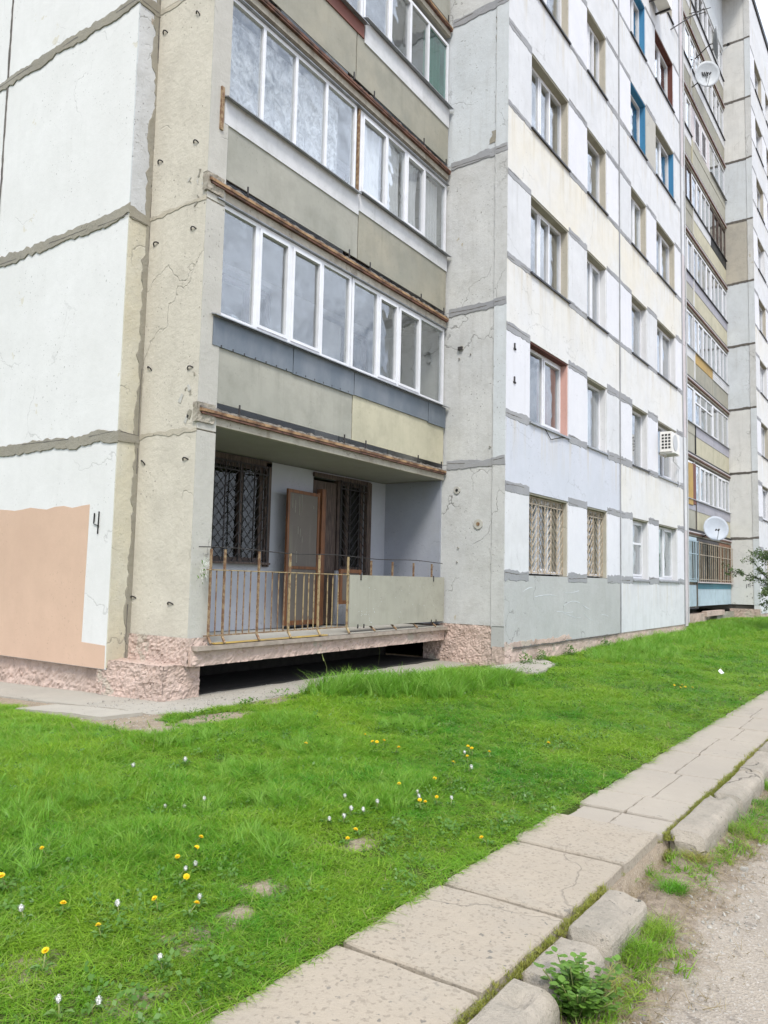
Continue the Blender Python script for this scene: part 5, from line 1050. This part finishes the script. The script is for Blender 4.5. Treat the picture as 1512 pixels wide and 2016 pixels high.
# ------------------------------------------------------------------ plants one can count
def lawnz(x, y): return g(x, y)+lump(x, y)
def dandelion(x, y, puff, label, group, s=1.0):
    z = lawnz(x, y); h = random.uniform(.045, .075)*s+(.0 if puff else 0); e = empty('dandelion', (x, y, z), label, 'flower', group)
    tx, ty = random.gauss(0, .02), random.gauss(0, .02); top = Vector((x+tx, y+ty, z+h))
    MB().tube([(x, y, z), (x+tx*.3, y+ty*.3, z+h*.6), top], 0.0028, 5).build('stem', STEM, e)
    mb = MB(); rr = random.uniform(.013, .018)*s
    if puff:
        R0 = rr*.62; vs = [top-Vector((0, 0, R0))]; fs = []
        for a_ in range(1, 5):
            for b_ in range(8): vs.append(top+Vector((math.sin(a_*.628)*math.cos(b_*.785), math.sin(a_*.628)*math.sin(b_*.785), -math.cos(a_*.628)))*R0)
        vs.append(top+Vector((0, 0, R0)))
        for b_ in range(8):
            c_ = (b_+1) % 8; fs += [(0, 1+c_, 1+b_), (33, 25+b_, 25+c_)]+[(1+8*q+b_, 1+8*q+c_, 9+8*q+c_, 9+8*q+b_) for q in range(3)]
        mb.add(vs, fs)
        for i in range(90):
            v = Vector((random.gauss(0, 1), random.gauss(0, 1), random.gauss(0, 1))).normalized(); w = v.cross(Vector((.3, .5, .8))).normalized()*.0022
            mb.add([top+v*.003-w*.3, top+v*rr*.9-w, top+v*rr*1.05, top+v*rr*.9+w], [(0, 1, 2, 3)])
        mb.build('seed_head', PUFF, e)
    else:
        n = Vector((random.gauss(0, .25)-.25, random.gauss(0, .25)-.25, 1)).normalized(); a1 = n.cross(Vector((1, 0, 0))).normalized(); a2 = n.cross(a1)
        for ring, (k, up, c_) in enumerate(((1.0, .004, 15), (.75, .009, 12), (.45, .012, 8))):
            for i in range(c_):
                a = 2*math.pi*i/c_+ring; v = a1*math.cos(a)+a2*math.sin(a); w = n.cross(v)*.0036*s
                mb.add([top, top+v*rr*k*.6+w+n*up*.7, top+v*rr*k+n*up, top+v*rr*k*.6-w+n*up*.7], [(0, 1, 2, 3)])
        mb.build('petals', YEL, e)
    lf = MB()
    for i in range(5):
        a = i*1.256+random.random(); L = random.uniform(.035, .06)*s; d = Vector((math.cos(a), math.sin(a), 0)); w = Vector((-d.y, d.x, 0))*.010*s; b = Vector((x, y, z+.008))
        lf.add([b, b+d*L*.35+w*.6+Vector((0, 0, .025)), b+d*L*.7+w+Vector((0, 0, .03)), b+d*L+Vector((0, 0, .02)), b+d*L*.7-w+Vector((0, 0, .03)), b+d*L*.35-w*.6+Vector((0, 0, .025))], [(0, 1, 2, 3, 4, 5)])
    lf.build('leaf_rosette', LEAF, e); return e
def inv(pxx, pyy, zoff=0.06):
    # ground point under a picture position, so that a flower grows where the photo has it
    d = F*FPX+R2*(pxx-756)+U2*(1008-pyy); o = Vector(CAM); z = -1.66
    for _ in range(8): t = (z-o.z)/d.z; p = o+d*t; z = lawnz(p.x, p.y)+zoff
    return p.x, p.y
DG = 'dandelions growing in the lawn'
for (name_, lst, pf) in (('yellow dandelion before the railed loggia', [(600, 1463), (722, 1442), (735, 1458), (742, 1460), (755, 1458), (778, 1472)], 0),
    ('yellow dandelion in the far middle lawn group', [(925, 1472), (921, 1489), (930, 1476), (965, 1480), (891, 1497), (1077, 1460)], 0),
    ('yellow dandelion in the mid lawn group near the pavement', [(858, 1530), (825, 1572), (828, 1577), (860, 1569), (785, 1545)], 0),
    ('yellow dandelion below the white seed heads in mid lawn', [(683, 1643), (708, 1625)], 0),
    ('yellow dandelion in the near lawn on the left', [(380, 1646), (385, 1670), (356, 1680), (312, 1768), (374, 1778), (355, 1722), (125, 1774), (95, 1672)], 0),
    ('yellow dandelion at the lowest left of the lawn', [(87, 1883), (200, 1818)], 0), ('yellow dandelion beside the pavement edge by the lawn', [(960, 1645)], 0),
    ('yellow dandelion in the patch by the white scrap', [(1328, 1350), (1336, 1347), (1342, 1352), (1352, 1350), (1362, 1353), (1500, 1350)], 0),
    ('white seed head in the white cluster of mid lawn', [(690, 1590), (677, 1604), (715, 1587), (742, 1579), (683, 1567), (643, 1603)], 1),
    ('white seed head left of mid lawn', [(365, 1490), (333, 1583), (400, 1570), (364, 1583), (272, 1500)], 1),
    ('white seed head in the near left lawn', [(392, 1762), (235, 1776), (180, 1960), (118, 1970), (48, 1787), (320, 1886), (355, 1708), (395, 1694)], 1),
    ('white seed head among yellow flowers of mid lawn', [(912, 1478), (822, 1553), (888, 1570), (921, 1507), (826, 1562)], 1)):
    lst = sorted(lst); nn_ = len(lst)
    for k_, (a, b) in enumerate(lst):
        x_, y_ = inv(a, b, .07); pos = '' if nn_ == 1 else ', leftmost there' if k_ == 0 else ', rightmost there' if k_ == nn_-1 else ', %s from the left there' % ('first', 'second', 'third', 'fourth', 'fifth', 'sixth', 'seventh')[k_]
        dandelion(x_, y_, pf, name_+pos, DG, 1.0 if b > 1550 else 1.1)
x_, y_ = inv(14, 1703, .12); dandelion(x_, y_, 0, 'largest yellow dandelion at the left edge of the lawn', DG, 1.6)
# yellow litter of tiny flowers is left to the lawn; white scrap
zz = lawnz(*inv(1421, 1329, .02)); x_, y_ = inv(1421, 1329, .02)
MB().add([(x_-.05, y_, zz+.04), (x_+.06, y_-.03, zz+.05), (x_+.05, y_+.06, zz+.10), (x_-.04, y_+.05, zz+.09), (x_, y_+.02, zz+.13)], [(0, 1, 4), (1, 2, 4), (2, 3, 4), (3, 0, 4), (0, 3, 2, 1)]).build('paper_scrap', PAPER, None, 'crumpled white scrap lying in the far lawn', 'litter')
# grass tufts by the kerb
def kerb_tuft(x, y, z, h, n, label, mat=GRASS):
    e = empty('grass_tuft', (x, y, z), label, 'grass tuft', 'grass tufts at the foot of the kerb')
    for (k, m, nm, hh, nn_, ln) in ((0, mat, 'green_blades', h, int(n*2.6), 1.0), (1, DRY, 'dead_blades', h*.8, n//2, 1.9)):
        o = tuft(nm, nn_, hh, 0.10 if h > .15 else .075, ln, .0045, m, 5, int(abs(x*1000))+k); COL.objects.link(o); o.parent = e; o.location = (0, 0, 0)
for (a, b, h, n, lab) in ((1215, 1885, .17, 190, 'bushy grass tuft beside the leafy weed at the kerb foot'), (1265, 1845, .16, 200, 'bright grass tuft below the rounded end of the broken kerb'), (1325, 1765, .13, 170, 'round green tuft standing alone on the earth in the kerb gap'), (1370, 1705, .14, 150, 'pale yellowish tuft before the near end of the long kerb stone'),
                         (1450, 1645, .13, 150, 'green tuft at the middle of the long kerb stone'), (1225, 1742, .09, 70, 'small tuft against the bare slab side in the kerb gap'), (1258, 1712, .10, 80, 'small upright tuft in the kerb gap near the slab corner'), (1478, 1588, .10, 90, 'small tuft at the joint of the two far kerb stones'), (1508, 1560, .16, 160, 'lush tuft at the right edge of the photo by the kerb'), (1200, 1960, .12, 90, 'thin dry tuft under the leafy weed'), (1300, 1690, .09, 90, 'low yellow tuft in the litter of the kerb gap')):
    d = F*FPX+R2*(a-756)+U2*(1008-b); o = Vector(CAM); p = o+d*((-1.90-o.z)/d.z); kerb_tuft(p.x, min(p.y, -4.70) if not -7.75 < p.x < -6.5 else p.y, -1.895 if p.y < -4.6 or True else 0, h, n, lab, MOSS if 'yellow' in lab or 'dry' in lab else GRASS)
# leafy weed growing from the kerb joint
def weed(x, y, z, label):
    e = empty('leafy_weed', (x, y, z), label, 'weed plant'); st = MB(); lf = MB()
    for s in range(40):
        a = random.uniform(0, 6.28); h = random.uniform(.08, .24) if s > 2 else (.27, .25, .22)[s]; ln = random.uniform(.0, .16)
        q = [Vector((x+random.gauss(0, .03)*0+math.cos(a)*ln*t*1.2, y+math.sin(a)*ln*t, z+h*t-.05*t*t*ln*3)) for t in np.linspace(0, 1, 6)]; st.tube(q, .003, 4)
        for i in range(1, 6):
            for k in range(5 if s > 2 else 3):
                b = q[i]; aa = random.uniform(0, 6.28); d = Vector((math.cos(aa), math.sin(aa), random.uniform(-.1, .5))).normalized(); L = random.uniform(.022, .042); wv = d.cross(Vector((0, 0, 1))).normalized()*L*.42; b = b+d*.012
                lf.add([b, b+d*L*.35+wv+Vector((0, 0, .002)), b+d*L*.8+wv*.7, b+d*L, b+d*L*.8-wv*.7, b+d*L*.35-wv+Vector((0, 0, .002))], [(0, 1, 2, 3), (0, 3, 4, 5)])
    st.build('stalk', STEM, e); lf.build('leaf', LEAF, e, kind='stuff')
weed(-8.80, -4.68, -1.88, 'bright green leafy weed growing at the foot of the broken near kerb')
# small weeds on the apron and at the wall foot
for (x_, y_, lab) in ((-5.75, .28, 'small leafy weed at the outer edge of the apron by the plinth block'), (-5.0, .45, 'small weed at the edge of the apron before the dark void')):
    e = empty('small_weed', (x_, y_, g(x_, y_)), lab, 'weed plant'); lf = MB()
    for k in range(46):
        a = random.uniform(0, 6.28); r = random.uniform(0, .13); b = Vector((x_+math.cos(a)*r*1.6, y_+math.sin(a)*r*.7, g(x_, y_)+random.uniform(.01, .08))); d = Vector((math.cos(a), math.sin(a), .5)).normalized()*.035; wv = d.cross(Vector((0, 0, 1)))*.35
        lf.add([b, b+d*.5+wv, b+d, b+d*.5-wv], [(0, 1, 2, 3)])
    lf.build('leaf', LEAF, e, kind='stuff')
for (x_, lab) in ((.55, 'dark weed clump at the pink plinth, nearest the wall corner'), (1.25, 'leafy weed clump at the pink plinth, second from the wall corner'), (2.6, 'weed clump at the plinth under the gap between the barred windows'), (4.6, 'weed clump at the plinth below the narrow barred window')):
    y_ = -.10; e = empty('wall_weed', (x_, y_, g(x_, y_)), lab, 'weed plant'); lf = MB()
    for k in range(150):
        a = random.uniform(0, 6.28); r = random.uniform(0, .22); b = Vector((x_+math.cos(a)*r, y_-abs(math.sin(a))*r*.7, g(x_, y_)+random.uniform(.01, .24)*(1-r*2))); d = Vector((math.cos(a), math.sin(a), .6)).normalized()*random.uniform(.03, .06); wv = d.cross(Vector((0, 0, 1)))*.35
        lf.add([b, b+d*.5+wv, b+d, b+d*.5-wv], [(0, 1, 2, 3)])
    lf.build('leaf', LEAF, e, kind='stuff')
# seed stalks rising from the lawn by the left dirt strip
for (a, b, h, lab) in ((150, 1450, .20, 'dark seed stalk above the grass at the left, nearest the photo edge'), (235, 1455, .22, 'dark seed stalk beside the left dirt strip'), (300, 1460, .25, 'tallest dark seed stalk below the plinth block'), (745, 1300, .42, 'tall grass stalk before the dark void'), (640, 1330, .35, 'thin stalk at the left end of the tall grass')):
    x_, y_ = inv(a, b, .1); z_ = lawnz(x_, y_); mb = MB().tube([(x_, y_, z_), (x_+.02, y_-.01, z_+h*.6), (x_-.03, y_+.02, z_+h)], .002, 4).tube([(x_-.02, y_+.015, z_+h*.85), (x_-.04, y_+.03, z_+h*1.1)], .006, 5, .003); mb.build('seed_stalk', STEM, None, lab, 'grass stalk')
# litter stones
for i, (a, b, s_, lab) in enumerate(((1308, 1860, .026, 'pale stone beside the tuft on the earthy verge'), (1440, 1665, .03, 'pale broken stones by the long kerb foot'), (1222, 1945, .022, 'thin white chip near the leafy weed'), (1328, 1688, .03, 'pale stone in the litter of the kerb gap'), (1465, 1715, .02, 'white chip on the road edge'))):
    d = F*FPX+R2*(a-756)+U2*(1008-b); o = Vector(CAM); p = o+d*((-1.90-o.z)/d.z); mb = MB(); vs = []
    mb.add([p+Vector((random.gauss(0, 1), random.gauss(0, 1), 0)).normalized()*s_*.0+Vector((sx*s_*1.2*random.uniform(.7, 1.2), sy*s_*random.uniform(.7, 1.2), sz*s_*.7+s_*.3)) for sx in (-1, 1) for sy in (-1, 1) for sz in (-1, 1)], [(0, 1, 3, 2), (4, 6, 7, 5), (0, 4, 5, 1), (2, 3, 7, 6), (0, 2, 6, 4), (1, 5, 7, 3)])
    mb.build('stone', ROCKF, None, lab, 'stone')
# tree reaching in at the right edge
d_ = F*FPX+R2*(1548-756)+U2*(1008-1085); p_ = Vector(CAM)+d_*(30.0/d_.length); base = Vector((p_.x, p_.y, g(p_.x, p_.y)))
T_ = empty('small_tree', base, 'small dark tree reaching in at the right edge before the far windows', 'tree')
tr_ = MB(); tr_.tube([base, base+Vector((-.1, .1, .7)), base+Vector((-.05, .1, 2.3))], .09, 8, .06).build('trunk', BARK, T_)
for i in range(15):
    a = random.uniform(0, 6.28); el = random.uniform(.05, 1.1); L = random.uniform(1.2, 2.1); br = MB(); d = Vector((math.cos(a)*math.cos(el), math.sin(a)*math.cos(el), math.sin(el)))
    if i < 6: d = Vector((-1.0, random.uniform(-.5, .5), random.uniform(-.25, .65))).normalized(); L = random.uniform(1.7, 2.5)
    s0 = base+Vector((-.05, .1, random.uniform(.9, 2.2))); q = [s0+d*L*t+Vector((0, 0, .15*math.sin(t*3)))+Vector((mn.noise(Vector((t*3, i, 0))), mn.noise(Vector((t*3, i, 9))), 0))*.15 for t in np.linspace(0, 1, 7)]
    br.tube(q, .025, 5, .006); lv = MB()
    for j in range(16):
        t = random.uniform(.25, 1); p = q[int(t*6)]; d2 = (d+Vector((random.gauss(0, .5), random.gauss(0, .5), random.gauss(0, .4)))).normalized(); L2 = random.uniform(.2, .5); br.tube([p, p+d2*L2], .007, 4, .003)
        for k in range(26):
            c_ = p+d2*L2*random.uniform(.1, 1.05)+Vector((random.gauss(0, .04), random.gauss(0, .04), random.gauss(0, .04))); v = Vector((random.gauss(0, 1), random.gauss(0, 1), random.gauss(0, 1))).normalized()*.075; w = v.cross(Vector((.2, .3, 1))).normalized()*.028
            lv.add([c_, c_+v*.5+w, c_+v, c_+v*.5-w], [(0, 1, 2, 3)])
    b_ = br.build('branch', BARK, T_); lv.build('foliage', LEAFD, b_, kind='stuff')
